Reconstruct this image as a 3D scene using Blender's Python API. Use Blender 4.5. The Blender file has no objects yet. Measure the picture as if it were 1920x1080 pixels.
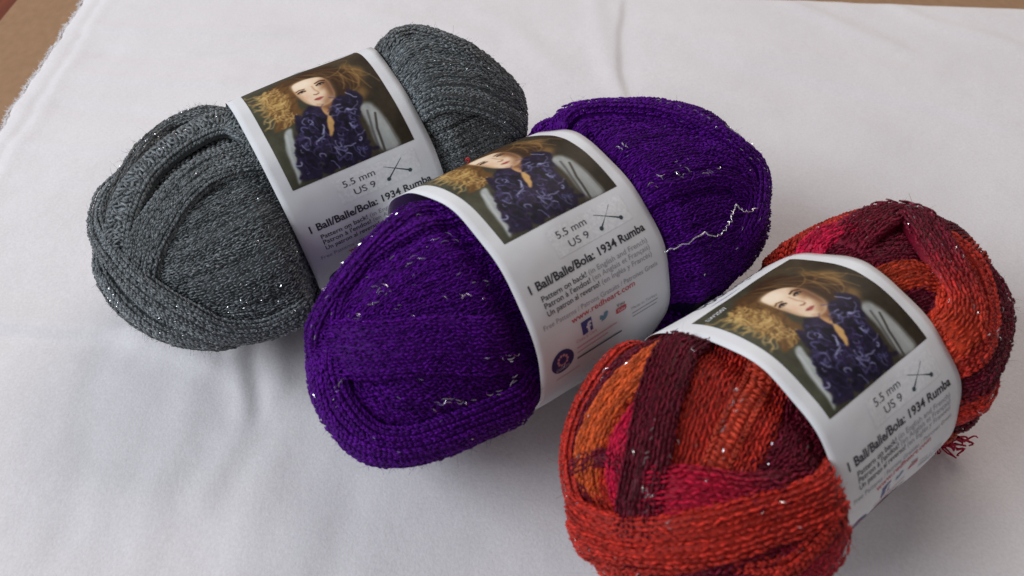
import bpy, math
import numpy as np
from mathutils import Matrix, Vector

S = bpy.context.scene
COL = S.collection
RNG = np.random.default_rng(7)

# ------------------------------------------------------------------ camera
PITCH, CAM_H, CAM_ROLL, FOCAL_PX = 0.88411, 0.24681, 0.01764, 1367.64
cam_pos = np.array([0, -CAM_H / math.tan(PITCH), CAM_H])
fwd = np.array([0, math.cos(PITCH), -math.sin(PITCH)])
upv = np.array([0, math.sin(PITCH), math.cos(PITCH)])
rgt = np.array([1.0, 0, 0])
r2 = rgt * math.cos(CAM_ROLL) + upv * math.sin(CAM_ROLL)
u2 = -rgt * math.sin(CAM_ROLL) + upv * math.cos(CAM_ROLL)
cd = bpy.data.cameras.new('camera')
cam = bpy.data.objects.new('camera', cd)
COL.objects.link(cam)
cam.matrix_world = Matrix(((r2[0], u2[0], -fwd[0], cam_pos[0]), (r2[1], u2[1], -fwd[1], cam_pos[1]),
                           (r2[2], u2[2], -fwd[2], cam_pos[2]), (0, 0, 0, 1)))
cd.sensor_width = 36.0
cd.lens = 36.0 * FOCAL_PX / 1920.0
cd.clip_start, cd.clip_end = 0.01, 50
cd.dof.use_dof = True
cd.dof.focus_distance = 0.285
cd.dof.aperture_fstop = 13.0
S.camera = cam

# ------------------------------------------------------------------ light: a cool window low at the left, a warmer one behind
w = bpy.data.worlds.new('World')
S.world = w
w.use_nodes = True
w.node_tree.nodes['Background'].inputs[0].default_value = (0.88, 0.83, 0.84, 1)
w.node_tree.nodes['Background'].inputs[1].default_value = 0.31

def area(name, loc, target, size, power, color):
    ld = bpy.data.lights.new(name, 'AREA')
    ld.shape = 'RECTANGLE'
    ld.size, ld.size_y = size
    ld.energy = power
    ld.color = color
    o = bpy.data.objects.new(name, ld)
    COL.objects.link(o)
    o.location = loc
    o.rotation_euler = (Vector(target) - Vector(loc)).to_track_quat('-Z', 'Y').to_euler()
    return o
area('window_light', (-1.65, -0.35, 1.15), (0, 0, 0), (1.3, 1.1), 47.0, (0.87, 0.93, 1.0))
area('back_window_light', (0.55, 1.6, 1.4), (0, 0, 0), (1.2, 1.0), 20.0, (1.0, 0.87, 0.77))

vs = S.view_settings
vs.view_transform = 'Standard'
vs.look = 'None'
vs.gamma = 1
vs.exposure = -0.30
S.render.resolution_x, S.render.resolution_y = 1024, 576

# ------------------------------------------------------------------ helpers
def lin(c):
    c = np.asarray(c, float) / 255.0
    return np.where(c <= 0.04045, c / 12.92, ((c + 0.055) / 1.055) ** 2.4)

def tag(o, label=None, cat=None, group=None, kind=None):
    if label: o['label'] = label
    if cat: o['category'] = cat
    if group: o['group'] = group
    if kind: o['kind'] = kind
    return o

def mesh_obj(name, V, F, mat, parent=None, smooth=True, color=None):
    """V (n,3); F an (m,k) int array or a list of such arrays"""
    if not isinstance(F, list): F = [F]
    F = [np.asarray(f, np.int32) for f in F if len(f)]
    me = bpy.data.meshes.new(name)
    me.vertices.add(len(V))
    me.vertices.foreach_set('co', np.ascontiguousarray(V, np.float32).ravel())
    idx = np.concatenate([f.ravel() for f in F])
    tot = np.concatenate([np.full(len(f), f.shape[1], np.int32) for f in F])
    st = np.concatenate([[0], np.cumsum(tot)[:-1]]).astype(np.int32)
    me.loops.add(len(idx))
    me.loops.foreach_set('vertex_index', idx)
    me.polygons.add(len(tot))
    me.polygons.foreach_set('loop_start', st)
    me.polygons.foreach_set('loop_total', tot)
    me.update(calc_edges=True)
    me.polygons.foreach_set('use_smooth', np.full(len(tot), smooth))
    if color is not None:
        at = me.color_attributes.new('dye', 'FLOAT_COLOR', 'POINT')
        c4 = np.ones((len(V), 4), np.float32)
        c4[:, :3] = color
        at.data.foreach_set('color', c4.ravel())
    me.materials.append(mat)
    me.validate()
    o = bpy.data.objects.new(name, me)
    COL.objects.link(o)
    if parent is not None: o.parent = parent
    return o

def grid_faces(nu, nv, closed_v=False, flip=False):
    i, j = np.meshgrid(np.arange(nu - 1), np.arange(nv if closed_v else nv - 1), indexing='ij')
    j2 = (j + 1) % nv
    f = np.stack([i * nv + j, (i + 1) * nv + j, (i + 1) * nv + j2, i * nv + j2], -1).reshape(-1, 4)
    return f[:, ::-1] if flip else f

def box_geo(x0, x1, y0, y1, z0, z1):
    V = np.array([(x, y, z) for z in (z0, z1) for y in (y0, y1) for x in (x0, x1)], float)
    F = np.array([(0, 2, 3, 1), (4, 5, 7, 6), (0, 1, 5, 4), (2, 6, 7, 3), (0, 4, 6, 2), (1, 3, 7, 5)])
    return V, F

_lat = {}
def vnoise(P, seed=0):
    """smooth value noise in 2D or 3D, range about -1..1"""
    P = np.asarray(P, float)
    n = P.shape[-1]
    if seed not in _lat: _lat[seed] = np.random.default_rng(1000 + seed).random(4096) * 2 - 1
    tab = _lat[seed]
    i = np.floor(P).astype(np.int64)
    f = P - i
    f = f * f * (3 - 2 * f)
    pr = (73856093, 19349663, 83492791)
    out = 0
    for c in range(2 ** n):
        h = 0
        wgt = 1
        for k in range(n):
            b = (c >> k) & 1
            h = h ^ ((i[..., k] + b) * pr[k])
            wgt = wgt * (f[..., k] if b else 1 - f[..., k])
        out = out + wgt * tab[h % 4096]
    return out

# ------------------------------------------------------------------ materials
def new_mat(name):
    m = bpy.data.materials.new(name)
    m.use_nodes = True
    nt = m.node_tree
    return m, nt, nt.nodes, nt.links, nt.nodes['Principled BSDF']

def noise(nodes, links, scale, detail=3, coord=None, rough=0.55):
    n = nodes.new('ShaderNodeTexNoise')
    n.inputs['Scale'].default_value = scale
    n.inputs['Detail'].default_value = detail
    n.inputs['Roughness'].default_value = rough
    if coord is not None: links.new(coord, n.inputs['Vector'])
    return n

def ramp(nodes, links, src, stops):
    r = nodes.new('ShaderNodeValToRGB')
    el = r.color_ramp.elements
    while len(el) < len(stops): el.new(0.5)
    for e, (p, c) in zip(el, stops):
        e.position = p
        e.color = tuple(c) + (1,) if len(c) == 3 else c
    links.new(src, r.inputs[0])
    return r

def yarn_material(name, spec, rough):
    m, nt, N, L, B = new_mat(name)
    tc = N.new('ShaderNodeTexCoord')
    at = N.new('ShaderNodeAttribute')
    at.attribute_name = 'dye'
    n1 = noise(N, L, 1500, 3, tc.outputs['Object'])
    r1 = ramp(N, L, n1.outputs[0], [(0.25, (0.5,) * 3), (0.75, (1.4,) * 3)])
    mx = N.new('ShaderNodeMix')
    mx.data_type = 'RGBA'
    mx.blend_type = 'MULTIPLY'
    mx.inputs[0].default_value = 1
    L.new(at.outputs['Color'], mx.inputs[6])
    L.new(r1.outputs[0], mx.inputs[7])
    L.new(mx.outputs[2], B.inputs['Base Color'])
    B.inputs['Roughness'].default_value = rough
    B.inputs['Specular IOR Level'].default_value = spec
    B.inputs['Sheen Weight'].default_value = 0.0
    B.inputs['Sheen Roughness'].default_value = 0.5
    n2 = noise(N, L, 2600, 2, tc.outputs['Object'])
    bp = N.new('ShaderNodeBump')
    bp.inputs['Strength'].default_value = 0.55
    bp.inputs['Distance'].default_value = 0.0003
    L.new(n2.outputs[0], bp.inputs['Height'])
    L.new(bp.outputs[0], B.inputs['Normal'])
    return m

def metal_material():
    m, nt, N, L, B = new_mat('metallic_filament')
    B.inputs['Base Color'].default_value = (0.86, 0.86, 0.90, 1)
    B.inputs['Metallic'].default_value = 1.0
    B.inputs['Roughness'].default_value = 0.22
    return m

def paper_material():
    m, nt, N, L, B = new_mat('coated_paper')
    tc = N.new('ShaderNodeTexCoord')
    n = noise(N, L, 90, 4, tc.outputs['Object'])
    r = ramp(N, L, n.outputs[0], [(0.3, (0.70, 0.71, 0.73)), (0.7, (0.76, 0.765, 0.78))])
    L.new(r.outputs[0], B.inputs['Base Color'])
    B.inputs['Roughness'].default_value = 0.6
    B.inputs['Specular IOR Level'].default_value = 0.22
    n2 = noise(N, L, 60, 2, tc.outputs['Object'])
    bp = N.new('ShaderNodeBump')
    bp.inputs['Strength'].default_value = 0.25
    bp.inputs['Distance'].default_value = 0.001
    L.new(n2.outputs[0], bp.inputs['Height'])
    L.new(bp.outputs[0], B.inputs['Normal'])
    return m

def photo_material():
    m, nt, N, L, B = new_mat('photo_print_ink')
    at = N.new('ShaderNodeAttribute')
    at.attribute_name = 'dye'
    L.new(at.outputs['Color'], B.inputs['Base Color'])
    B.inputs['Roughness'].default_value = 0.55
    B.inputs['Specular IOR Level'].default_value = 0.2
    return m

def ink(name, rgb, rough=0.5):
    m, nt, N, L, B = new_mat(name)
    c = lin(rgb)
    tc = N.new('ShaderNodeTexCoord')
    n = noise(N, L, 900, 2, tc.outputs['Object'])
    r = ramp(N, L, n.outputs[0], [(0.3, c * 0.9), (0.7, c * 1.08 + 0.004)])
    L.new(r.outputs[0], B.inputs['Base Color'])
    B.inputs['Roughness'].default_value = rough
    return m

def cloth_material():
    m, nt, N, L, B = new_mat('white_cotton')
    tc = N.new('ShaderNodeTexCoord')
    n = noise(N, L, 14, 4, tc.outputs['Object'])
    r = ramp(N, L, n.outputs[0], [(0.3, (0.745, 0.72, 0.735)), (0.7, (0.80, 0.78, 0.795))])
    nf = noise(N, L, 900, 2, tc.outputs['Object'])
    rf = ramp(N, L, nf.outputs[0], [(0.25, (0.93,) * 3), (0.75, (1.05,) * 3)])
    mx = N.new('ShaderNodeMix')
    mx.data_type = 'RGBA'
    mx.blend_type = 'MULTIPLY'
    mx.inputs[0].default_value = 1
    L.new(r.outputs[0], mx.inputs[6])
    L.new(rf.outputs[0], mx.inputs[7])
    L.new(mx.outputs[2], B.inputs['Base Color'])
    B.inputs['Roughness'].default_value = 0.9
    B.inputs['Specular IOR Level'].default_value = 0.1
    B.inputs['Sheen Weight'].default_value = 0.08
    n3 = noise(N, L, 160, 4, tc.outputs['Object'])
    n4 = noise(N, L, 1100, 2, tc.outputs['Object'])
    ad2 = N.new('ShaderNodeMath')
    ad2.operation = 'MULTIPLY_ADD'
    L.new(n3.outputs[0], ad2.inputs[0])
    ad2.inputs[1].default_value = 2.2
    L.new(n4.outputs[0], ad2.inputs[2])
    bp = N.new('ShaderNodeBump')
    bp.inputs['Strength'].default_value = 0.3
    bp.inputs['Distance'].default_value = 0.0003
    L.new(ad2.outputs[0], bp.inputs['Height'])
    L.new(bp.outputs[0], B.inputs['Normal'])
    return m

def cardboard_material():
    m, nt, N, L, B = new_mat('brown_cardboard')
    tc = N.new('ShaderNodeTexCoord')
    mp = N.new('ShaderNodeMapping')
    mp.inputs['Scale'].default_value = (1, 0.6, 1)
    L.new(tc.outputs['Object'], mp.inputs[0])
    n = noise(N, L, 260, 5, mp.outputs[0])
    r = ramp(N, L, n.outputs[0], [(0.25, lin((146, 112, 82))), (0.75, lin((160, 126, 95)))])
    L.new(r.outputs[0], B.inputs['Base Color'])
    B.inputs['Roughness'].default_value = 0.85
    return m

def wood_material():
    m, nt, N, L, B = new_mat('red_brown_wood')
    tc = N.new('ShaderNodeTexCoord')
    mp = N.new('ShaderNodeMapping')
    mp.inputs['Scale'].default_value = (12, 1, 1)
    L.new(tc.outputs['Object'], mp.inputs[0])
    n = noise(N, L, 9, 6, mp.outputs[0])
    r = ramp(N, L, n.outputs[0], [(0.3, lin((88, 38, 24))), (0.7, lin((132, 66, 42)))])
    L.new(r.outputs[0], B.inputs['Base Color'])
    B.inputs['Roughness'].default_value = 0.4
    return m

M_YARNS = dict(G=yarn_material('grey_lustre_yarn', 0.5, 0.38), P=yarn_material('purple_yarn', 0.09, 0.5), R=yarn_material('variegated_yarn', 0.20, 0.42))
M_METAL, M_PAPER, M_PHOTO = metal_material(), paper_material(), photo_material()
M_CLOTH, M_CARD, M_WOOD = cloth_material(), cardboard_material(), wood_material()
INK_BLACK, INK_DARK = ink('black_ink', (38, 40, 46)), ink('dark_grey_ink', (72, 74, 80))
INK_GREY, INK_RED = ink('pale_grey_ink', (152, 154, 160)), ink('red_ink', (196, 62, 72))
INK_BLUE, INK_NAVY = ink('blue_ink', (56, 62, 128)), ink('navy_ink', (52, 50, 104))
INK_TEAL, INK_WHITE = ink('teal_ink', (96, 140, 165)), ink('white_ink', (216, 217, 222))
INK_TEALD = ink('dark_teal_ink', (44, 66, 74))
INK_LIGHT = ink('light_panel_ink', (225, 226, 228))
INK_PINK = ink('pink_ink', (205, 150, 160))
M_RED = ink('red_thread_fibre', (205, 22, 36), 0.6)

# ------------------------------------------------------------------ table, cardboard, cloth
V, F = box_geo(-1.2, 1.2, -0.9, 1.3, -0.045, -0.0062)
tag(mesh_obj('table_top', V, F, M_WOOD, smooth=False), kind='structure')
V, F = box_geo(-0.3195, 0.47, -0.45, 0.42, -0.006, -0.0028)
V[:, 0] += np.where(V[:, 0] < 0, -0.012 * V[:, 1], 0)
tag(mesh_obj('cardboard_sheet', V, F, M_CARD, smooth=False),
    'flat brown cardboard sheet showing past the frayed cloth edge', 'cardboard')

def seg(P, a, b):
    """signed side distance and along parameter to the segment a-b"""
    a, b = np.array(a), np.array(b)
    d = b - a
    ln = np.hypot(*d)
    d = d / ln
    r = P - a
    t = (r @ d) / ln
    s = r[..., 0] * -d[1] + r[..., 1] * d[0]
    fade = np.clip((t + 0.12) / 0.24, 0, 1) * np.clip((1.12 - t) / 0.24, 0, 1)
    return s, t, fade

def cloth_height(P):
    x, y = P[..., 0], P[..., 1]
    z = 0.0005 * vnoise(P * 16, 1) + 0.00020 * vnoise(P * 45, 2) + 0.00009 * vnoise(P * 120, 14)
    def ridge(a, b, wd, h, step=0):
        nonlocal z
        s, t, f = seg(P + 0.0035 * np.stack([vnoise(P * 30, 5), vnoise(P * 30, 6)], -1), a, b)
        z = z + f * (h * np.exp(-(s / wd) ** 2) + step * np.tanh(s / wd) * np.exp(-(s / (wd * 5)) ** 2))
    # pressed fold running away from the camera at the back, and the diagonal folds at the right
    ridge((0.0694, 0.25), (0.061, 0.128), 0.0018, -0.0004, -0.0007)
    ridge((0.05, 0.26), (0.058, 0.15), 0.007, 0.0010)
    ridge((0.120, 0.182), (0.275, 0.118), 0.006, 0.0008, 0.0009)
    ridge((0.09, 0.215), (0.24, 0.16), 0.012, 0.0012)
    ridge((0.17, 0.25), (0.235, 0.19), 0.007, 0.0013)
    ridge((0.235, 0.25), (0.31, 0.19), 0.008, 0.0013)
    ridge((0.10, 0.16), (0.20, 0.11), 0.010, 0.0008)
    # wrinkles behind the grey skein
    ridge((-0.27, 0.205), (-0.13, 0.198), 0.005, 0.0012)
    ridge((-0.26, 0.178), (-0.12, 0.168), 0.007, -0.0011)
    ridge((-0.25, 0.152), (-0.16, 0.146), 0.005, 0.0010)
    ridge((-0.26, 0.125), (-0.15, 0.108), 0.006, -0.0010)
    ridge((-0.27, 0.094), (-0.17, 0.088), 0.004, 0.0008)
    ridge((-0.24, 0.056), (-0.165, 0.062), 0.005, -0.0006)
    ridge((-0.10, 0.225), (-0.02, 0.20), 0.009, 0.0010)
    ridge((-0.03, 0.245), (0.03, 0.16), 0.010, 0.0009)
    # fold coming in from the left and pleats squeezed out under the grey skein
    ridge((-0.235, -0.0215), (-0.145, -0.0285), 0.0022, 0.0006, 0.0017)
    ridge((-0.155, -0.0285), (-0.115, -0.044), 0.006, 0.0014)
    ridge((-0.112, -0.030), (-0.104, -0.068), 0.0046, 0.0011)
    ridge((-0.1030, -0.030), (-0.0985, -0.066), 0.0034, -0.0007, 0.0004)
    ridge((-0.0935, -0.028), (-0.0905, -0.054), 0.0050, 0.0010)
    ridge((-0.104, -0.070), (-0.106, -0.105), 0.006, 0.0006)
    # long soft creases in front
    ridge((-0.128, -0.045), (-0.120, -0.130), 0.007, 0.0005)
    ridge((-0.165, -0.03), (-0.150, -0.125), 0.008, -0.0005)
    ridge((-0.086, -0.07), (-0.092, -0.14), 0.007, 0.0005)
    ridge((-0.055, -0.09), (-0.06, -0.16), 0.008, -0.0006)
    ridge((-0.19, -0.09), (-0.05, -0.115), 0.012, 0.0006)
    return z

def edge_x(y):
    return -0.2765 - 0.010 * (y - 0.165) / 0.13 * 0.5 + 0.0011 * vnoise(np.stack([y * 70, y * 0 + 3.3], -1), 8) + 0.0013 * vnoise(np.stack([y * 210, y * 0 + 1.3], -1), 9)

def back_y(x):
    return 0.2510 - 0.042 * np.clip(x - 0.17, 0, 1) + 0.0006 * vnoise(np.stack([x * 90, x * 0 + 7.7], -1), 10)

nx, ny = 400, 300
ys = np.linspace(0, 1, ny)
xs = np.linspace(0, 1, nx)
XX = np.empty((nx, ny))
yy0 = -0.36 + ys * (0.2447 + 0.36)
ex = edge_x(yy0)
XX = ex[None, :] + xs[:, None] ** 1.0 * (0.44 - ex[None, :])
YY = -0.36 + ys[None, :] * (back_y(XX) + 0.36)
PP = np.stack([XX, YY], -1)
Z = cloth_height(PP)
hem = np.clip((XX - ex[None, :]) / 0.0165, 0, 2)
hw = 0.08 * vnoise(PP * 40, 12)
Z = Z + 0.0003 * np.exp(-((hem + hw - 1.08) / 0.24) ** 2) - 0.0004 * np.exp(-((hem + hw - 0.72) / 0.16) ** 2)
Z -= 0.0009
ek = np.clip(1 - (XX - ex[None, :]) / 0.010, 0, 1)
Z = Z * (1 - ek * ek) - 0.0021 * ek * ek
bk = np.clip(1 - (back_y(XX) - YY) / 0.010, 0, 1)
Z = Z * (1 - bk * bk) - 0.0021 * bk * bk
Vc = np.concatenate([np.stack([XX, YY, Z], -1).reshape(-1, 3), np.stack([XX, YY, Z - 0.0004], -1).reshape(-1, 3)])   # lower row used by the hem only
n0 = nx * ny
gf = grid_faces(nx, ny)
e0 = np.arange(ny - 1)
side = np.concatenate([np.stack([e0, e0 + 1, e0 + 1 + n0, e0 + n0], -1),
                       np.stack([(nx - 1) * ny + e0 + 1, (nx - 1) * ny + e0, (nx - 1) * ny + e0 + n0, (nx - 1) * ny + e0 + 1 + n0], -1)])
i0 = np.arange(nx - 1) * ny + ny - 1
side2 = np.stack([i0, i0 + ny, i0 + ny + n0, i0 + n0], -1)
cloth = tag(mesh_obj('cloth', Vc, [gf, side, side2], M_CLOTH),
            'creased white cotton cloth with a frayed left edge under the skeins', 'cloth')

def ribbons(P0, D, length, width, bend, rng, flat=False, nseg=3):
    """thin curved fibres: start points, directions, per-fibre length/width; returns verts, quads"""
    n = len(P0)
    D = D / np.linalg.norm(D, axis=1, keepdims=True)
    q = rng.normal(size=(n, 3))
    if flat: q = q * 0.3 + np.array([0, 0, 1.0])
    side_ = np.cross(D, q)
    side_ /= np.linalg.norm(side_, axis=1, keepdims=True)
    bn = np.cross(D, side_)
    t = np.linspace(0, 1, nseg + 1)
    path = P0[:, None] + D[:, None] * (t[None, :, None] * length[:, None, None]) + bn[:, None] * ((t ** 2)[None, :, None] * (bend * length)[:, None, None])
    ww = (width[:, None] * (1 - 0.5 * t[None]))[:, :, None] * side_[:, None]
    V = np.stack([path - ww, path + ww], 2).reshape(-1, 3)
    base = (np.arange(n) * (nseg + 1) * 2)[:, None]
    k = np.arange(nseg)[None] * 2
    F = np.stack([base + k, base + k + 1, base + k + 3, base + k + 2], -1).reshape(-1, 4)
    return V, F

rg = np.random.default_rng(21)
n = 1500
yf = rg.uniform(0.03, 0.244, n)
P0 = np.stack([edge_x(yf) + rg.uniform(0.0, 0.0012, n), yf, np.full(n, -0.0006)], -1)
P0[:, 2] = -0.0018
Dv = np.stack([-np.abs(rg.normal(0.7, 0.5, n)), rg.normal(0, 1.0, n), rg.uniform(-0.25, 0.10, n)], -1)
Vf, Ff = ribbons(P0, Dv, 0.0008 + 0.0020 * rg.random(n) ** 2, rg.uniform(0.00016, 0.00034, n), rg.normal(0, 0.3, n), rg, True)
Vf[:, 2] = np.maximum(Vf[:, 2], -0.0026)
tag(mesh_obj('frayed_fringe', Vf, Ff, M_CLOTH, cloth, False), kind='stuff')

# ------------------------------------------------------------------ the shape of a skein
class Body:
    """ovoid skein in its own frame: x = long axis, y = side towards the camera, z = up"""
    def __init__(s, Rw, Rh, ql, qr, cinch=0.0038):
        s.Rw, s.Rh, s.q, s.cin = Rw, Rh, (ql, qr), cinch
    def F(s, X):
        u = X[..., 0]
        out = np.empty(u.shape)
        for sd, q in ((0, s.q[0]), (1, s.q[1])):
            m = (u < 0) if sd == 0 else (u >= 0)
            Ln, pp, qq, kw, kh, ds, dn = q
            a = np.abs(u[m])
            t = a / Ln
            bl = np.clip((a - 0.02) / 0.02, 0, 1)
            bl = bl * bl * (3 - 2 * bl)
            ci = np.clip((a - 0.0288) / 0.010, 0, 1)
            ci = 1 - ci * ci * (3 - 2 * ci)
            y = X[..., 1][m] - ds * t * t
            z = X[..., 2][m] - dn * t * t
            rw = s.Rw * (1 + (kw - 1) * bl) - s.cin * ci
            rh = s.Rh * (1 + (kh - 1) * bl) - s.cin * ci
            out[m] = t ** pp + np.sqrt((y / rw) ** 2 + (z / rh) ** 2 + 1e-12) ** qq
        return out
    def project(s, X, it=24):
        d = X / np.linalg.norm(X, axis=-1, keepdims=True)
        lo = np.full(d.shape[:-1], 0.012)
        hi = np.full(d.shape[:-1], 0.16)
        for _ in range(it):
            mid = (lo + hi) / 2
            ins = s.F(d * mid[..., None]) < 1
            lo = np.where(ins, mid, lo)
            hi = np.where(ins, hi, mid)
        return d * ((lo + hi) / 2)[..., None]
    def normal(s, P, e=5e-4):
        g = np.empty_like(P)
        for k in range(3):
            dv = np.zeros(3)
            dv[k] = e
            g[..., k] = s.F(P + dv) - s.F(P - dv)
        return g / (np.linalg.norm(g, axis=-1, keepdims=True) + 1e-12)

MIR = np.array([1.0, -1.0, 1.0])      # skein frame (left-handed, y to the camera) -> object frame

def unit(v): return v / (np.linalg.norm(v, axis=-1, keepdims=True) + 1e-15)

def catmull(P, n):
    P = np.asarray(P, float)
    P = np.concatenate([[2 * P[0] - P[1]], P, [2 * P[-1] - P[-2]]])
    out = []
    for i in range(1, len(P) - 2):
        t = np.linspace(0, 1, n, endpoint=False)[:, None]
        a, b, c, d = P[i - 1], P[i], P[i + 1], P[i + 2]
        out.append(0.5 * ((2 * b) + (c - a) * t + (2 * a - 5 * b + 4 * c - d) * t ** 2 + (3 * b - a - 3 * c + d) * t ** 3))
    return np.concatenate(out + [P[-2][None]])

def resample(P, step):
    d = np.concatenate([[0], np.cumsum(np.linalg.norm(np.diff(P, axis=0), axis=1))])
    n = max(3, int(round(d[-1] / step)) + 1)
    t = np.linspace(0, d[-1], n)
    return np.stack([np.interp(t, d, P[:, k]) for k in range(3)], -1), t

def surface_path(body, dirs, ext0=0.016, ext1=0.016, step=0.0012):
    P = body.project(catmull(body.project(np.array(dirs) / 1000.0), 14))
    P, _ = resample(P, step)
    def extend(P, ln):
        pts = []
        p, t = P[-1], unit(P[-1] - P[-4])
        for _ in range(int(ln / step)):
            q = body.project((p + t * step)[None])[0]
            t = unit(q - p)
            p = q
            pts.append(p)
        return np.concatenate([P, np.array(pts)]) if pts else P
    n1 = len(P)
    P = extend(P, ext1)
    a1 = len(P) - n1
    n1 = len(P)
    P = extend(P[::-1], ext0)[::-1]
    a0 = len(P) - n1
    return P, a0, a1

_ph = (1 + 5 ** 0.5) / 2
ICO = np.array([(-1, _ph, 0), (1, _ph, 0), (-1, -_ph, 0), (1, -_ph, 0), (0, -1, _ph), (0, 1, _ph), (0, -1, -_ph), (0, 1, -_ph),
                (_ph, 0, -1), (_ph, 0, 1), (-_ph, 0, -1), (-_ph, 0, 1)]) / math.sqrt(1 + _ph * _ph)
ICF = np.array([(0, 11, 5), (0, 5, 1), (0, 1, 7), (0, 7, 10), (0, 10, 11), (1, 5, 9), (5, 11, 4), (11, 10, 2), (10, 7, 6), (7, 1, 8),
                (3, 9, 4), (3, 4, 2), (3, 2, 6), (3, 6, 8), (3, 8, 9), (4, 9, 5), (2, 4, 11), (6, 2, 10), (8, 6, 7), (9, 8, 1)])
ICF = ICF[ICO[ICF].mean(1)[:, 2] > -0.3]        # the underside of a stitch is never seen
OCT = np.array([(1, 0, 0), (-1, 0, 0), (0, 1, 0), (0, -1, 0), (0, 0, 1), (0, 0, -1)], float)
OCF = np.array([(0, 2, 4), (2, 1, 4), (1, 3, 4), (3, 0, 4), (2, 0, 5), (1, 2, 5), (3, 1, 5), (0, 3, 5)])

def blobs(C, T, Bn, Nn, size, unitV, unitF):
    k = len(unitV)
    V = (C[:, None] + unitV[None, :, 0:1] * size[:, None, 0:1] * T[:, None] + unitV[None, :, 1:2] * size[:, None, 1:2] * Bn[:, None]
         + unitV[None, :, 2:3] * size[:, None, 2:3] * Nn[:, None]).reshape(-1, 3)
    F = (unitF[None] + (np.arange(len(C)) * k)[:, None, None]).reshape(-1, unitF.shape[1])
    return V, F

class Skein:
    def __init__(s, prm, body, name, label):
        x, y, th, Rw, Rh, tilt, roll = prm
        s.body, s.roll, s.Rw, s.Rh = body, roll, Rw, Rh
        a = np.array([math.cos(th) * math.cos(tilt), math.sin(th) * math.cos(tilt), math.sin(tilt)])
        sd = np.array([math.sin(th), -math.cos(th), 0])
        nn = np.cross(sd, a)
        if nn[2] < 0: nn = -nn
        s.M = np.stack([a, sd, nn], 1)            # skein frame -> world
        s.c = np.array([x, y, Rh])
        e = bpy.data.objects.new(name, None)
        e.empty_display_size = 0.02
        COL.objects.link(e)
        base = s.c.copy()
        base[2] = 0                                # the Empty stands at the base
        R = np.stack([a, -sd, nn], 1)
        e.matrix_world = Matrix([list(R[0]) + [base[0]], list(R[1]) + [base[1]], list(R[2]) + [base[2]], [0, 0, 0, 1]])
        s.R, s.base, s.e = R, base, e
        tag(e, label, 'yarn', 'yarn skeins lying side by side on the cloth')
        s.sparks = []
        s.fuzzP, s.fuzzN, s.fuzzC = [], [], []
    def tuck(s, V, d=0.0):
        """yarn under the paper band is squeezed inside it"""
        a = np.clip((np.abs(V[:, 0]) - 0.0298) / 0.005, 0, 1)
        lim = 0.966 - d + 0.25 * a * a * (3 - 2 * a)
        rho = np.sqrt((V[:, 1] / s.Rw) ** 2 + (V[:, 2] / s.Rh) ** 2)
        k = np.minimum(1, lim / np.maximum(rho, 1e-6))
        V = V.copy()
        m = np.abs(V[:, 0]) < 0.0348
        V[m, 1:] *= k[m, None]
        return V
    def to_local(s, V, press=True):
        """skein frame -> Empty's frame; the underside is pressed flat on the cloth"""
        Wd = V @ s.M.T + s.c
        if press:
            lim = 0.0006
            low = Wd[:, 2] < lim + 0.003
            zz = Wd[low, 2]
            Wd[low, 2] = lim + 0.003 * np.exp((np.minimum(zz, lim + 0.003) - lim - 0.003) / 0.003)
        return (Wd - s.base) @ s.R

PAL = {k: [lin(c) for c in v] for k, v in dict(
    g=[(108, 115, 118)], gd=[(90, 94, 96)], gl=[(114, 121, 124)], p=[(78, 9, 120)],
    rm=[(98, 15, 36)], ro=[(176, 43, 32)], oo=[(200, 86, 40)], ro2=[(192, 72, 36), (184, 56, 33), (176, 46, 31)],
    rc=[(186, 22, 62)], rcm=[(174, 14, 50), (172, 14, 50), (164, 16, 46), (136, 20, 42), (110, 18, 40)], rc2=[(182, 30, 58), (170, 48, 44)],
    ro3=[(186, 62, 42)], ro4=[(190, 54, 34)], rr=[(120, 18, 44), (104, 15, 38), (104, 15, 38), (120, 18, 40), (176, 38, 36), (192, 58, 34), (190, 62, 34), (186, 50, 32)]).items()}
HOFF = -0.0012
HSC = 1.5

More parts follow.
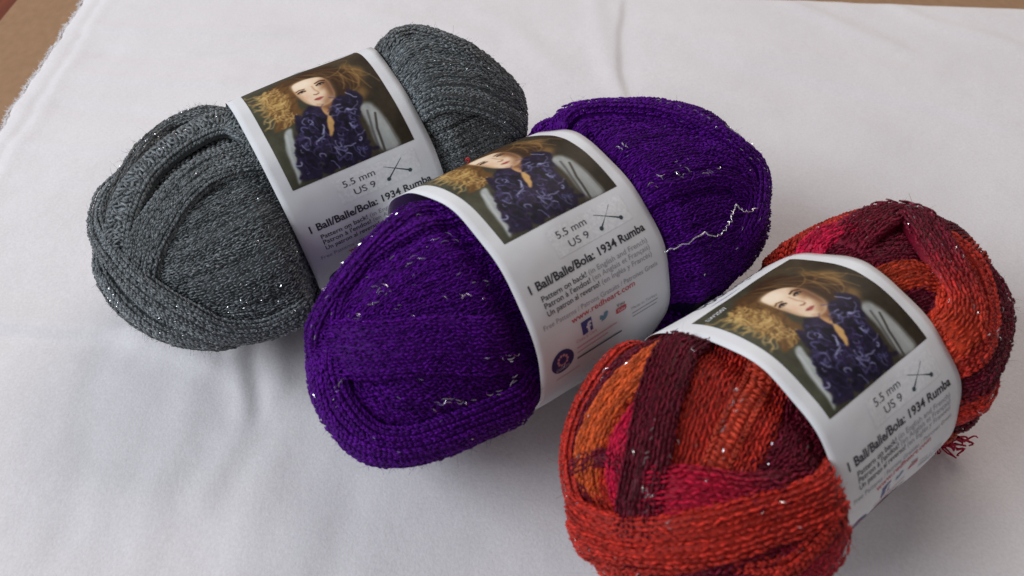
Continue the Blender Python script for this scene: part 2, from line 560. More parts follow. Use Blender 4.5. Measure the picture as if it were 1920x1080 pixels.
def add_band(sk, dirs, width, style, h, pal, spark, ext=(0.013, 0.013), closed=False, name='yarn_band', seed=0, dive=True, lod=0):
    body = sk.body
    rng = np.random.default_rng(seed)
    P, a0, a1 = surface_path(body, dirs, *ext)
    nS = len(P)
    N = body.normal(P)
    T = unit(np.gradient(P, axis=0))
    Bv = unit(np.cross(N, T))
    s = np.concatenate([[0], np.cumsum(np.linalg.norm(np.diff(P, axis=0), axis=1))])
    wd = width / 1000.0
    hh = np.full(nS, HSC * h / 1000.0 + HOFF)
    if dive:
        dv = lambda p: 0.0008 if abs(p[0]) < 0.037 else 0.0034
        if a0: hh[:a0] -= dv(P[a0]) * np.linspace(1, 0, a0) ** 1.3
        if a1: hh[-a1:] -= dv(P[-a1]) * np.linspace(0, 1, a1) ** 1.3
    hh += 0.00035 * vnoise(np.stack([s * 70, s * 0 + seed * 1.7], -1), 3)
    wob = 1 + 0.10 * vnoise(np.stack([s * 45, s * 0 + seed * 3.1], -1), 4)
    if style == 'chain': cw, pitch = 0.00132, 0.00140
    elif style == 'fine': cw, pitch = 0.00092, 0.00150
    else: cw, pitch = 0.00140, 0.00160
    if style == 'strand': cw, pitch = 0.00105, 0.00175
    if lod: cw, pitch = 0.0015, 0.0020
    nc = max(2, int(round(wd / cw)))
    cv = np.linspace(-0.5, 0.5, nc)
    if not lod:                                   # two more columns down each side wall
        ed = 0.30 * cw / wd
        cv = np.concatenate([[-0.5 - 1.6 * ed, -0.5 - ed], cv, [0.5 + ed, 0.5 + 1.6 * ed]])
    def crown(q):
        aq = np.abs(q)
        side = np.clip((aq - 0.5) * wd / (0.48 * 0.0011), 0, 1)
        return 0.0008 * (1 - np.clip(2 * aq, 0, 1) ** 4) * min(1, wd / 0.006) - 0.0016 * side
    lanes = []
    if not lod and wd > 0.0065 and style != 'ladder':
        p_ = -0.5 * wd + rng.uniform(0.0025, 0.0055)
        while p_ < 0.5 * wd - 0.0022:
            lanes.append((p_, rng.uniform(0.0004, 0.0010), rng.uniform(0, 50)))
            p_ += rng.uniform(0.0035, 0.0068)
    def groove(q, sv):
        g = 0
        for p_, dp, sd_ in lanes:
            cx = p_ + 0.0011 * vnoise(np.stack([sv * 55, sv * 0 + sd_], -1), 15)
            am = dp * np.clip(0.7 + 0.8 * vnoise(np.stack([sv * 40, sv * 0 + sd_ + 9], -1), 16), 0, 1.3)
            g = g + am * np.exp(-((q * wd - cx) / 0.00062) ** 2)
        return g
    # grid of the band's surface: a few rows wider than the columns, its rim tucked into the layers below
    gq = np.concatenate([[-0.5 - 0.0004 / wd], np.linspace(-0.49, 0.49, max(4, nc if lanes else nc // 2 + 1)), [0.5 + 0.0004 / wd]])
    off = gq[None, :] * wd * wob[:, None]
    def sideways(P_, B_, o_):                     # true distance across the band, whatever the slope
        X = body.project(P_ + B_ * o_[..., None], 18)
        d_ = np.linalg.norm(X - P_, axis=-1)
        return body.project(P_ + B_ * (o_ * np.clip(np.abs(o_) / np.maximum(d_, 1e-6), 0.5, 1.05))[..., None], 18)
    Gp = sideways(P[:, None], Bv[:, None], off)
    Gn = unit(body.normal(Gp))
    gh = hh[:, None] + crown(gq)[None] - 0.00078
    if lanes: gh = gh - groove(np.broadcast_to(gq[None], gh.shape), np.broadcast_to(s[:, None], gh.shape))
    gh[:, 0] -= 0.0020
    gh[:, -1] -= 0.0020
    GV = sk.tuck((Gp + Gn * gh[..., None]).reshape(-1, 3), 0.014)
    # stitches
    cols = []
    kk = np.arange(int(s[-1] / pitch))
    for j, q in enumerate(cv):
        ph0 = rng.random() * 0.9 + (0.5 * (j % 2))
        sc = (kk + ph0) * pitch + rng.normal(0, 0.10 * pitch, len(kk))
        sc = sc[(sc > 0) & (sc < s[-1])]
        cols.append((np.full(len(sc), q), sc, np.full(len(sc), j)))
    Q = np.concatenate([c[0] for c in cols])
    SS = np.concatenate([c[1] for c in cols])
    J = np.concatenate([c[2] for c in cols])
    ip = lambda A: np.stack([np.interp(SS, s, A[:, k]) for k in range(3)], -1)
    Pc, Tc, Bc = ip(P), unit(ip(T)), unit(ip(Bv))
    wv = np.interp(SS, s, wob)
    hc = np.interp(SS, s, hh)
    tt = np.clip((SS / s[-1] - a0 / nS) / max(0.05, 1 - (a0 + a1) / nS), 0, 1)
    cl = np.array(PAL[pal])
    if len(cl) == 1: colr = np.repeat(cl, len(SS), 0)
    else: colr = np.stack([np.interp(tt, np.linspace(0, 1, len(cl)), cl[:, k]) for k in range(3)], -1)
    Pj = sideways(Pc, Bc, Q * wd * wv)
    Nj = unit(body.normal(Pj))
    Tj = unit(Tc - Nj * (Tc * Nj).sum(1, keepdims=True))
    Bj = np.cross(Nj, Tj)
    Vs, Fs, Cs = [GV.reshape(-1, 3)], [grid_faces(nS, len(gq))], []
    gc = np.repeat((np.stack([np.interp(np.clip((s / s[-1] - a0 / nS) / max(0.05, 1 - (a0 + a1) / nS), 0, 1), np.linspace(0, 1, len(cl)), cl[:, k]) for k in range(3)], -1) if len(cl) > 1 else np.repeat(cl, nS, 0)), len(gq), 0)
    Cs.append(gc * 0.9)
    nv = len(Vs[0])
    tri = []
    tone = rng.uniform(0.86, 1.12)
    ctone = rng.uniform(0.78, 1.22, len(cv))[J][:, None]
    colr = colr * ctone
    UV_, UF_ = (OCT, OCF) if lod else (ICO, ICF)
    def put(C, ang, lx, ly, lz, colr_, Tl=None, Bl=None, Nl=None):
        nonlocal nv
        n = len(C)
        Tl, Bl, Nl = (Tj, Bj, Nj) if Tl is None else (Tl, Bl, Nl)
        ca, sa = np.cos(ang)[:, None], np.sin(ang)[:, None]
        T2 = Tl * ca + Bl * sa
        B2 = -Tl * sa + Bl * ca
        tip = rng.normal(0, 0.13, n)[:, None]
        T3 = unit(T2 + Nl * tip)
        N3 = unit(Nl - T2 * tip)
        sz = np.stack([lx, ly, lz], -1) * rng.uniform(0.85, 1.18, (n, 1))
        V, Fq = blobs(sk.tuck(C), T3, B2, N3, sz, UV_, UF_)
        Vs.append(V)
        tri.append(Fq + nv)
        nv += len(V)
        Cs.append(np.repeat(colr_ * rng.uniform(*((0.5, 1.55) if sk.gl == 'G' else (0.62, 1.38)), (n, 1)) * tone, len(UV_), 0))
    n = len(SS)
    hgt = (hc + crown(Q) + rng.normal(0, 0.00014, len(cv))[J])[:, None]
    if lanes: hgt = hgt - groove(Q, SS)[:, None]
    o = np.ones(n)
    if lod:
        put(Pj + Nj * hgt, np.where(J % 2 == 0, 0.45, -0.45) + rng.normal(0, 0.2, n), o * 0.0015, o * 0.00072, o * 0.0007, colr)
    elif style == 'chain':
        for sg in (-1, 1):
            put(Pj + Nj * (hgt + rng.normal(0, 0.00010, (n, 1))) + Bj * (sg * cw * 0.21) + Tj * rng.normal(0, 0.00015, (n, 1)), -sg * (0.36 + rng.normal(0, 0.10, n)), o * 0.00108, o * 0.00036, o * 0.00042, colr)
    elif style == 'fine':
        put(Pj + Nj * (hgt + rng.normal(0, 0.00015, (n, 1))) + Bj * rng.normal(0, 0.00016, (n, 1)), np.where((J + np.arange(n)) % 2 == 0, 0.22, -0.22) + rng.normal(0, 0.24, n), o * 0.00115, o * 0.00028, o * 0.00042, colr)
    elif style == 'strand':
        put(Pj + Nj * (hgt + rng.normal(0, 0.00012, (n, 1))) + Bj * rng.normal(0, 0.00012, (n, 1)), np.where((J + np.arange(n)) % 2 == 0, 0.16, -0.16) + rng.normal(0, 0.14, n), o * 0.00150, o * 0.00034, o * 0.00048, colr)
    else:
        edge = np.abs(Q) > 0.30
        for sg in (-1, 1):
            m = edge
            put((Pj + Nj * hgt + Bj * (sg * cw * 0.25))[m], (-sg * (0.42 + rng.normal(0, 0.12, n)))[m], o[m] * 0.0012, o[m] * 0.0005, o[m] * 0.0007, colr[m], Tj[m], Bj[m], Nj[m])
        m = ~edge
        put((Pj + Nj * (hgt + rng.normal(0.0001, 0.0003, (n, 1))))[m], (math.pi / 2 + rng.normal(0, 0.5, n))[m], o[m] * max(0.0012, wd * 0.22), o[m] * 0.00042, o[m] * 0.00050, colr[m] * 1.12, Tj[m], Bj[m], Nj[m])
    V = np.concatenate(Vs)
    quads, tris = Fs[0], np.concatenate(tri)
    ob = mesh_obj(name, sk.to_local(V), [quads[:, ::-1], tris[:, ::-1]], M_YARNS[sk.gl], sk.e, True, np.concatenate(Cs))
    # metallic filament and loose fibres that ride on this band
    if spark > 0 and not lod:
        m = rng.random(n) < (0.16 if sk.gl == 'G' else 0.045) * spark
        if m.any():
            sk.sparks.append(((Pj + Nj * (hgt + 0.00022))[m], unit(Tj[m] + Bj[m] * rng.normal(0, 0.45, (m.sum(), 1))), Nj[m], rng.uniform(0.0004, 0.0012, m.sum()) * (0.55 if sk.gl == 'G' else 1)))
    m = (rng.random(n) < (0.42 if not lod else 0.0)) & (SS > s[a0]) & (SS < s[len(s) - 1 - a1])
    if m.any():
        sk.fuzzP.append((Pj + Nj * hgt)[m])
        sk.fuzzN.append(unit(Nj[m] * 0.75 + Tj[m] * rng.normal(0, 0.8, (m.sum(), 1)) + Bj[m] * rng.normal(0, 0.8, (m.sum(), 1))))
        sk.fuzzC.append(colr[m])
    return ob

def add_row(sk, dirs, h, seed):
    """a run of visible metallic filament: short bright loops following one yarn"""
    rng = np.random.default_rng(seed + 500)
    P, _, _ = surface_path(sk.body, dirs, 0, 0)
    N = sk.body.normal(P)
    T = unit(np.gradient(P, axis=0))
    B = unit(np.cross(N, T))
    n = max(4, int(len(P) * 0.0012 / 0.0021))
    i = np.sort(rng.integers(0, len(P), n))
    Q = P[i] + B[i] * rng.normal(0, 0.0011, (n, 1))
    Q = Q + N[i] * h
    D = unit(T[i] * rng.uniform(0.4, 1, (n, 1)) + B[i] * rng.normal(0.35, 0.35, (n, 1)))
    sk.sparks.append((Q, D, N[i], rng.uniform(0.0007, 0.0014, n) * (1.0 if sk.gl == 'P' else 0.6)))

def tube(P, r, nside=5):
    P = np.asarray(P, float)
    T = unit(np.gradient(P, axis=0))
    ref = np.array([0.31, 0.52, 0.79])
    A = unit(np.cross(T, ref))
    Bq = np.cross(T, A)
    th = np.linspace(0, 2 * np.pi, nside, endpoint=False)
    rr = np.broadcast_to(r, (len(P),))[:, None, None]
    V = P[:, None] + rr * (A[:, None] * np.cos(th)[None, :, None] + Bq[:, None] * np.sin(th)[None, :, None])
    return V.reshape(-1, 3), grid_faces(len(P), nside, True, True)

def finish_skein(sk, seed):
    rng = np.random.default_rng(seed)
    for q in range(len(sk.sparks)):
        m = np.abs(sk.sparks[q][0][:, 0]) > 0.0315
        sk.sparks[q] = tuple(a[m] for a in sk.sparks[q])
    # metallic filament glints: small arched slivers with thickness
    C = np.concatenate([q[0] for q in sk.sparks])
    D = np.concatenate([q[1] for q in sk.sparks])
    N = np.concatenate([q[2] for q in sk.sparks])
    Ln = np.concatenate([q[3] for q in sk.sparks])
    D = unit(D - N * (D * N).sum(1, keepdims=True))
    S_ = np.cross(N, D)
    t = np.linspace(-1, 1, 5)
    n = len(C)
    bend = rng.normal(0, 0.35, n)
    path = C[:, None] + D[:, None] * (t[None, :, None] * Ln[:, None, None]) + S_[:, None] * ((t ** 2)[None, :, None] * (bend * Ln)[:, None, None]) + N[:, None] * (0.00025 * (1 - t ** 2))[None, :, None]
    wq = (rng.uniform(0.00008, 0.00016, n)[:, None] * (1 - 0.6 * t ** 2)[None])[..., None]
    ring = [path + S_[:, None] * wq, path + N[:, None] * wq * 0.8, path - S_[:, None] * wq]
    V = np.stack(ring, 2).reshape(-1, 3)
    b = (np.arange(n) * 15)[:, None, None]
    k = (np.arange(4) * 3)[None, :, None]
    j = np.arange(3)[None, None, :]
    j2 = (j + 1) % 3
    F = np.stack([b + k + j, b + k + j2, b + k + 3 + j2, b + k + 3 + j], -1).reshape(-1, 4)
    tag(mesh_obj('metallic_filament', sk.to_local(V, False), F, M_METAL, sk.e, False), kind='stuff')
    # fuzz
    P = np.concatenate(sk.fuzzP)
    Nn = np.concatenate(sk.fuzzN)
    cc = np.concatenate(sk.fuzzC)
    m = np.abs(P[:, 0]) > 0.031
    P, Nn, cc = P[m], Nn[m], cc[m]
    n = len(P)
    V, F = ribbons(P, Nn, 0.0009 + 0.0030 * rng.random(n) ** 2.5, rng.uniform(0.000028, 0.00006, n), rng.normal(0, 0.5, n), rng)
    tag(mesh_obj('fibre_fuzz', sk.to_local(V, False), F, M_YARNS[sk.gl], sk.e, True, np.repeat(cc, 8, 0)), kind='stuff')

# ------------------------------------------------------------------ the portrait printed on the paper bands (flat print)
POR = {
    'face': [(0.376,0.219),(0.508,0.213),(0.598,0.255),(0.64,0.35),(0.63,0.433),(0.624,0.498),(0.587,0.54),(0.513,0.558),(0.45,0.54),(0.402,0.498),(0.381,0.457),(0.37,0.409),(0.36,0.362),(0.36,0.296)],
    'faceshade': [(0.608,0.278),(0.64,0.35),(0.63,0.433),(0.624,0.498),(0.587,0.54),(0.513,0.552),(0.503,0.522),(0.561,0.475),(0.577,0.421),(0.54,0.409),(0.556,0.368),(0.55,0.326)],
    'neck': [(0.455,0.534),(0.519,0.552),(0.577,0.528),(0.487,0.629),(0.497,0.659),(0.476,0.635),(0.46,0.588)],
    'chest': [(0.492,0.623),(0.524,0.641),(0.481,0.742),(0.423,0.79),(0.429,0.754),(0.466,0.671)],
    'eyeL': [(0.376,0.35),(0.418,0.35),(0.434,0.374),(0.397,0.368)],
    'eyeR': [(0.534,0.338),(0.582,0.338),(0.598,0.362),(0.556,0.362)],
    'browL': [(0.397,0.326),(0.439,0.326),(0.46,0.35)],
    'browR': [(0.54,0.308),(0.593,0.308),(0.63,0.338)],
    'nose': [(0.481,0.409),(0.492,0.445),(0.529,0.439)],
    'mouth': [(0.46,0.469),(0.508,0.475),(0.534,0.487),(0.519,0.493),(0.466,0.493)],
    'scarfL': [(0.37,0.498),(0.429,0.516),(0.471,0.582),(0.481,0.647),(0.429,0.754),(0.402,0.808),(0.328,0.879),(0.249,1.004),(0.064,0.992),(0.106,0.938),(0.101,0.873),(0.148,0.772),(0.185,0.689),(0.254,0.594)],
    'scarfR': [(0.519,0.564),(0.608,0.528),(0.751,0.516),(0.81,0.6),(0.704,0.659),(0.677,0.772),(0.677,0.879),(0.683,0.998),(0.439,0.998),(0.238,0.998),(0.323,0.879),(0.402,0.808),(0.46,0.76),(0.513,0.647)],
    'cardR': [(0.751,0.635),(0.825,0.647),(0.847,0.707),(0.868,0.796),(0.894,0.897),(0.889,0.998),(0.746,0.998),(0.725,0.903),(0.735,0.784),(0.709,0.695)],
    'cardfold': [(0.82,0.736),(0.778,0.837),(0.757,0.986)],
    'cardL': [(0.132,0.629),(0.212,0.611),(0.18,0.695),(0.159,0.766),(0.111,0.867),(0.106,0.944),(0.064,0.992),(0.058,0.938),(0.074,0.831),(0.101,0.713)],
    'hairL': [(0.386,0.213),(0.307,0.177),(0.222,0.171),(0.143,0.243),(0.079,0.368),(0.111,0.439),(0.079,0.522),(0.085,0.605),(0.138,0.617),(0.238,0.594),(0.323,0.516),(0.36,0.457),(0.344,0.374),(0.355,0.29)],
    'hairTop': [(0.402,0.064),(0.55,0.076),(0.688,0.082),(0.757,0.189),(0.794,0.326),(0.841,0.433),(0.836,0.528),(0.735,0.528),(0.635,0.528),(0.624,0.51),(0.64,0.421),(0.64,0.344),(0.603,0.243),(0.508,0.213),(0.376,0.219)],
    'hairR': [(0.757,0.189),(0.868,0.189),(0.894,0.308),(0.905,0.439),(0.868,0.6),(0.788,0.594),(0.767,0.528),(0.746,0.457),(0.751,0.344)],
    'sil': [(-0.116,0.356)],
}

def paint_portrait(nu, nv):
    u, v = np.meshgrid(np.linspace(0, 1, nu), np.linspace(0, 1, nv), indexing='ij')
    P = np.stack([u, v], -1)
    rng = np.random.default_rng(5)
    img = np.empty((nu, nv, 3))
    def nz(sc, seed): return vnoise(P * sc, seed)
    bg0, bg1, bg2 = np.array([78, 78, 62.]), np.array([58, 48, 34.]), np.array([88, 74, 50.])
    img[:] = bg0 * (1 - u[..., None]) + bg1 * u[..., None]
    f = np.exp(-((u - 0.8) ** 2 / 0.06 + (v - 0.08) ** 2 / 0.03))[..., None]
    img = img * (1 - 0.7 * f) + bg2 * 0.7 * f
    img += (6 * nz(7, 31) + 4 * nz(25, 32))[..., None]
    def sdf(poly, Pq):
        poly = np.array(poly)
        d = np.full(Pq.shape[:-1], 1e9)
        ins = np.zeros(Pq.shape[:-1], bool)
        for a, b in zip(poly, np.roll(poly, -1, 0)):
            e = b - a
            wv = Pq - a
            t = np.clip((wv @ e) / (e @ e + 1e-12), 0, 1)
            d = np.minimum(d, np.linalg.norm(wv - t[..., None] * e, axis=-1))
            c = ((a[1] <= Pq[..., 1]) != (b[1] <= Pq[..., 1])) & (Pq[..., 0] < a[0] + (Pq[..., 1] - a[1]) / (e[1] + 1e-12) * e[0])
            ins ^= c
        return np.where(ins, -d, d)
    def rnd(poly):      # round the corners
        p = np.array(poly, float)
        for _ in range(2):
            nx_ = np.roll(p, -1, 0)
            p = np.stack([0.75 * p + 0.25 * nx_, 0.25 * p + 0.75 * nx_], 1).reshape(-1, 2)
        return p
    def fill(poly, col, soft=0.008, warp=0.0, wsc=14, alpha=1.0, seed=40, tex=0):
        nonlocal img
        Pq = P + warp * np.stack([nz(wsc, seed), nz(wsc, seed + 1)], -1)
        a = np.clip(0.5 - sdf(rnd(poly), Pq) / (2 * soft), 0, 1)
        a = (a * a * (3 - 2 * a) * alpha)[..., None]
        c = np.array(col, float) + (tex * nz(30, seed + 2))[..., None]
        img = img * (1 - a) + c * a
    def stroke(pts, col, wd, alpha=1.0, soft=0.5):
        nonlocal img
        pts = np.array(pts)
        lo = np.floor((pts.min(0) - wd * 2) * (nu - 1, nv - 1)).astype(int)
        hi = np.ceil((pts.max(0) + wd * 2) * (nu - 1, nv - 1)).astype(int) + 1
        lo = np.maximum(lo, 0)
        hi = np.minimum(hi, (nu, nv))
        if (hi <= lo).any(): return
        sub = P[lo[0]:hi[0], lo[1]:hi[1]]
        d = np.full(sub.shape[:-1], 1e9)
        for a, b in zip(pts[:-1], pts[1:]):
            e = b - a
            wv = sub - a
            t = np.clip((wv @ e) / (e @ e + 1e-12), 0, 1)
            d = np.minimum(d, np.linalg.norm(wv - t[..., None] * e, axis=-1))
        a = (np.clip((wd - d) / (wd * soft), 0, 1) * alpha)[..., None]
        img[lo[0]:hi[0], lo[1]:hi[1]] = img[lo[0]:hi[0], lo[1]:hi[1]] * (1 - a) + np.array(col, float) * a
    def curl(p, ang, ln, curv, n=9, amp=0.0, fr=9):
        pts = [np.array(p, float)]
        for i in range(n):
            ang += curv / n + amp * math.sin(i * fr / n * 6.28)
            pts.append(pts[-1] + ln / n * np.array([math.cos(ang), math.sin(ang)]))
        return np.array(pts)
    # hair behind
    fill(POR['hairR'], (132, 100, 56), 0.05, 0.05, 8, 0.9)
    fill(POR['hairTop'], (70, 46, 26), 0.035, 0.03, 9)
    fill([(0.40, 0.07), (0.30, 0.12), (0.16, 0.19), (0.10, 0.34), (0.30, 0.45), (0.42, 0.22), (0.56, 0.20)], (92, 64, 34), 0.03, 0.03, 9)
    fill(POR['hairL'], (112, 80, 42), 0.022, 0.05, 11, 1, 44)
    for i in range(60):                                   # broad waves of hair at the left, darker towards the face
        t_ = rng.random()
        dd = rng.random()
        p = np.array([0.36 - 0.20 * dd, 0.15 + 0.30 * t_])
        c = np.array([(86, 58, 30), (120, 86, 44), (164, 126, 70), (206, 172, 108), (186, 150, 88)][min(4, int(dd * 4 + rng.random() * 1.6))], float)
        stroke(curl(p, 1.9 + rng.normal(0, 0.3), 0.12 + 0.12 * rng.random(), rng.normal(0.3, 0.8), 12, 0.5, 1.3 + rng.random()), c, 0.011 + 0.006 * rng.random(), 0.6, 1)
    for i in range(44):                                   # swept over the crown to the right
        t_ = rng.random()
        p = np.array([0.42 + 0.26 * t_ + rng.normal(0, 0.03), 0.10 + 0.08 * t_ + rng.normal(0, 0.02)])
        c = [(116, 86, 48), (62, 40, 22), (134, 102, 58), (76, 50, 28)][rng.integers(4)]
        stroke(curl(p, 0.5 + rng.normal(0, 0.2), 0.25 + 0.2 * rng.random(), 0.9 + rng.normal(0, 0.3)), c, 0.012, 0.35, 1)
    for i in range(14):
        p = (0.74 + 0.12 * rng.random(), 0.2 + 0.22 * rng.random())
        stroke(curl(p, 1.2 + rng.normal(0, 0.5), 0.12 + 0.14 * rng.random(), rng.normal(0, 2)), [(150, 116, 64), (176, 140, 82)][i % 2], 0.009, 0.45, 1)
    for i in range(60):                                   # single bright curls
        p = np.array([0.30 - 0.18 * rng.random(), 0.18 + 0.36 * rng.random()])
        stroke(curl(p, 1.9 + rng.normal(0, 0.5), 0.08 + 0.10 * rng.random(), rng.normal(0, 1.6), 10, 0.55, 1.6), [(214, 182, 120), (110, 78, 40), (196, 160, 96)][i % 3], 0.0042, 0.55)
    for i in range(10):
        p = np.array([0.14 + rng.normal(0, 0.03), 0.25 + 0.35 * rng.random()])
        stroke(curl(p, 2.2 + rng.normal(0, 0.8), 0.05 + 0.06 * rng.random(), rng.normal(0, 4)), (176, 140, 78), 0.0035, 0.4)
    # shirt and cardigan
    fill(POR['cardL'], (160, 166, 164), 0.012, 0.01, 12, 1, 46, 7)
    fill(POR['cardR'], (150, 154, 152), 0.022, 0.012, 10, 1, 47, 7)
    fill([(0.80, 0.66), (0.84, 0.72), (0.86, 0.85), (0.87, 0.99), (0.81, 0.99), (0.80, 0.8)], (168, 172, 168), 0.03, 0.01, 9, 0.7)
    stroke(POR['cardfold'], (72, 66, 62), 0.012, 0.9)
    stroke([(0.775, 0.70), (0.74, 0.84), (0.72, 0.99)], (84, 80, 80), 0.012, 0.7)
    stroke([(0.87, 0.80), (0.885, 0.99)], (108, 106, 100), 0.012, 0.6)
    stroke([(0.14, 0.66), (0.10, 0.80), (0.085, 0.93)], (182, 188, 184), 0.012, 0.7)
    # neck and skin
    fill([(0.43, 0.50), (0.56, 0.50), (0.55, 0.62), (0.53, 0.66), (0.48, 0.75), (0.42, 0.80), (0.43, 0.70), (0.45, 0.60)], (196, 148, 100), 0.012)
    fill([(0.47, 0.53), (0.60, 0.50), (0.56, 0.60), (0.50, 0.60)], (132, 88, 58), 0.025, alpha=0.8)
    fill(POR['face'], (228, 196, 164), 0.010)
    fill([(0.37, 0.22), (0.50, 0.215), (0.52, 0.30), (0.44, 0.33), (0.37, 0.31)], (244, 220, 192), 0.04, alpha=0.8)
    fill(POR['faceshade'], (150, 104, 70), 0.035, alpha=0.75)
    fill([(0.60, 0.30), (0.645, 0.35), (0.635, 0.46), (0.60, 0.53), (0.585, 0.45)], (104, 68, 44), 0.03, alpha=0.7)
    fill([(0.39, 0.41), (0.44, 0.40), (0.45, 0.45), (0.41, 0.46)], (226, 170, 142), 0.03, alpha=0.6)
    fill([(0.36, 0.30), (0.39, 0.36), (0.40, 0.45), (0.42, 0.51), (0.385, 0.47), (0.36, 0.40)], (168, 122, 82), 0.02, alpha=0.55)
    stroke([(0.485, 0.345), (0.475, 0.39), (0.482, 0.425)], (234, 204, 176), 0.014, 0.6, 1)
    stroke([(0.502, 0.34), (0.505, 0.39), (0.522, 0.425)], (160, 112, 80), 0.012, 0.55, 1)
    stroke([(0.478, 0.432), (0.495, 0.441), (0.518, 0.436)], (134, 84, 62), 0.007, 0.8)
    for e, ww in ((np.array([0.408, 0.360]), 1), (np.array([0.566, 0.350]), 1)):
        fill([e + (-0.034, 0.003), e + (-0.01, -0.014), e + (0.016, -0.012), e + (0.034, 0.006), e + (0.008, 0.014), e + (-0.016, 0.012)], (120, 84, 62), 0.012, alpha=0.8)
        fill([e + (-0.024, 0.002), e + (0, -0.008), e + (0.024, 0.004), e + (0, 0.009)], (206, 190, 176), 0.004)
        stroke([e + (0, -0.001), e + (0.003, 0.002)], (28, 30, 34), 0.0105, 1)
        stroke([e + (-0.03, 0.002), e + (-0.006, -0.011), e + (0.014, -0.010), e + (0.031, 0.004)], (34, 20, 16), 0.0075, 1)
    stroke([(0.372, 0.337), (0.40, 0.326), (0.440, 0.337)], (104, 68, 40), 0.008, 0.9)
    stroke([(0.535, 0.322), (0.575, 0.312), (0.612, 0.330)], (66, 40, 26), 0.008, 0.95)
    fill([(0.456, 0.478), (0.484, 0.470), (0.497, 0.474), (0.512, 0.471), (0.536, 0.484), (0.50, 0.500), (0.478, 0.496)], (178, 92, 84), 0.006)
    stroke([(0.460, 0.481), (0.495, 0.484), (0.533, 0.484)], (118, 52, 52), 0.004, 0.85)
    stroke([(0.46, 0.525), (0.50, 0.545), (0.55, 0.535)], (170, 120, 84), 0.012, 0.5, 1)
    for i in range(0):                                   # hair over the forehead
        stroke(curl((0.40 + 0.16 * rng.random(), 0.20 + rng.normal(0, 0.008)), 2.2 + rng.normal(0, 0.3), 0.06 + 0.08 * rng.random(), -0.8), (132, 92, 50), 0.005, 0.3)
    # ruffled scarf
    fill(POR['scarfL'], (42, 32, 62), 0.012, 0.03, 22, 1, 50, 10)
    fill(POR['scarfR'], (42, 32, 62), 0.014, 0.03, 22, 1, 52, 10)
    mask = np.minimum(sdf(rnd(POR['scarfL']), P), sdf(rnd(POR['scarfR']), P))
    k = 0
    while k < 250:
        p = np.array([rng.uniform(0.06, 0.82), rng.uniform(0.5, 1.0)])
        i, j = int(p[0] * (nu - 1)), int(p[1] * (nv - 1))
        if mask[i, j] > -0.028: continue
        k += 1
        dark = k < 110
        c = [(26, 18, 44), (34, 24, 56), (20, 16, 34)][k % 3] if dark else [(84, 76, 122), (128, 130, 172), (66, 52, 98), (164, 168, 200), (96, 96, 146), (60, 44, 90)][k % 6]
        stroke(curl(p, rng.uniform(0, 6.28), 0.03 + 0.07 * rng.random(), rng.normal(0, 2.4), 7, 0.4, 1.3), c, (0.015 if dark else 0.0056) * rng.uniform(0.7, 1.3), 0.75 if dark else rng.uniform(0.35, 0.85))
    fill([(0.475, 0.64), (0.515, 0.645), (0.475, 0.745), (0.425, 0.79), (0.435, 0.74)], (204, 158, 96), 0.007, 0.012, 26, 0.95, 60)
    for _ in range(1):                                    # the print is not razor sharp
        pd = np.pad(img, ((1, 1), (1, 1), (0, 0)), 'edge')
        img = (pd[:-2, 1:-1] + pd[2:, 1:-1] + pd[1:-1, :-2] + pd[1:-1, 2:] + 2 * img) / 6
    img += (3 * nz(60, 70))[..., None]
    img = img * 0.84 + 0.16 * img.mean(-1, keepdims=True)
    k_ = np.clip(img / 255, 0, 1)
    img = 255 * (0.65 * k_ + 0.35 * k_ * k_ * (3 - 2 * k_))
    return lin(np.clip(img, 4, 250))

PNU, PNV = 220, 255
PORTRAIT = paint_portrait(PNU, PNV)

# ------------------------------------------------------------------ paper band and its print
LABEL_W, PHOTO_W, PH_T, PH_B = 0.02948, 0.02375, -0.78364, 0.49723

def label_point(sk, u, ph, off=0.0):
    """u along the axis, ph around (0 = top, + towards the camera), printed angle before the band's own roll"""
    u = np.asarray(u, float)
    a = np.asarray(ph, float) + sk.roll
    rip = 0.00030 * np.sin(3 * a + 1.3 + u * 40) + 0.00022 * np.sin(7 * a + u * 110) + (u / LABEL_W) ** 4 * (0.00045 * np.sin(5 * a + 2 + np.sign(u)) + 0.00035 * np.sin(11 * a + 4 * np.sign(u)) - 0.0002)
    rip = rip + 0.00030 * vnoise(np.stack([u * 55 + 0 * a, a * 3.1], -1), 17) + 0.00012 * vnoise(np.stack([u * 150 + 0 * a, a * 8], -1), 18)
    rw, rh = sk.Rw + rip + off, sk.Rh + rip + off
    return np.stack([u + 0 * a, rw * np.sin(a), rh * np.cos(a)], -1)

def text_mesh(body, bold=0.0):
    cu = bpy.data.curves.new('lettering', 'FONT')
    cu.body = body
    cu.size = 1.0
    cu.offset = bold
    cu.resolution_u = 3
    o = bpy.data.objects.new('lettering', cu)
    COL.objects.link(o)
    dg = bpy.context.evaluated_depsgraph_get()
    me = bpy.data.meshes.new_from_object(o.evaluated_get(dg))
    V = np.empty(len(me.vertices) * 3)
    me.vertices.foreach_get('co', V)
    V = V.reshape(-1, 3)
    Fs = [list(p.vertices) for p in me.polygons]
    bpy.data.objects.remove(o)
    bpy.data.curves.remove(cu)
    bpy.data.meshes.remove(me)
    return V, Fs
_txt = {}

def polys(name, V, Fs, mat, parent):
    by = {}
    for f in Fs: by.setdefault(len(f), []).append(f[::-1])
    return mesh_obj(name, V, [np.array(v) for v in by.values()], mat, parent, False)

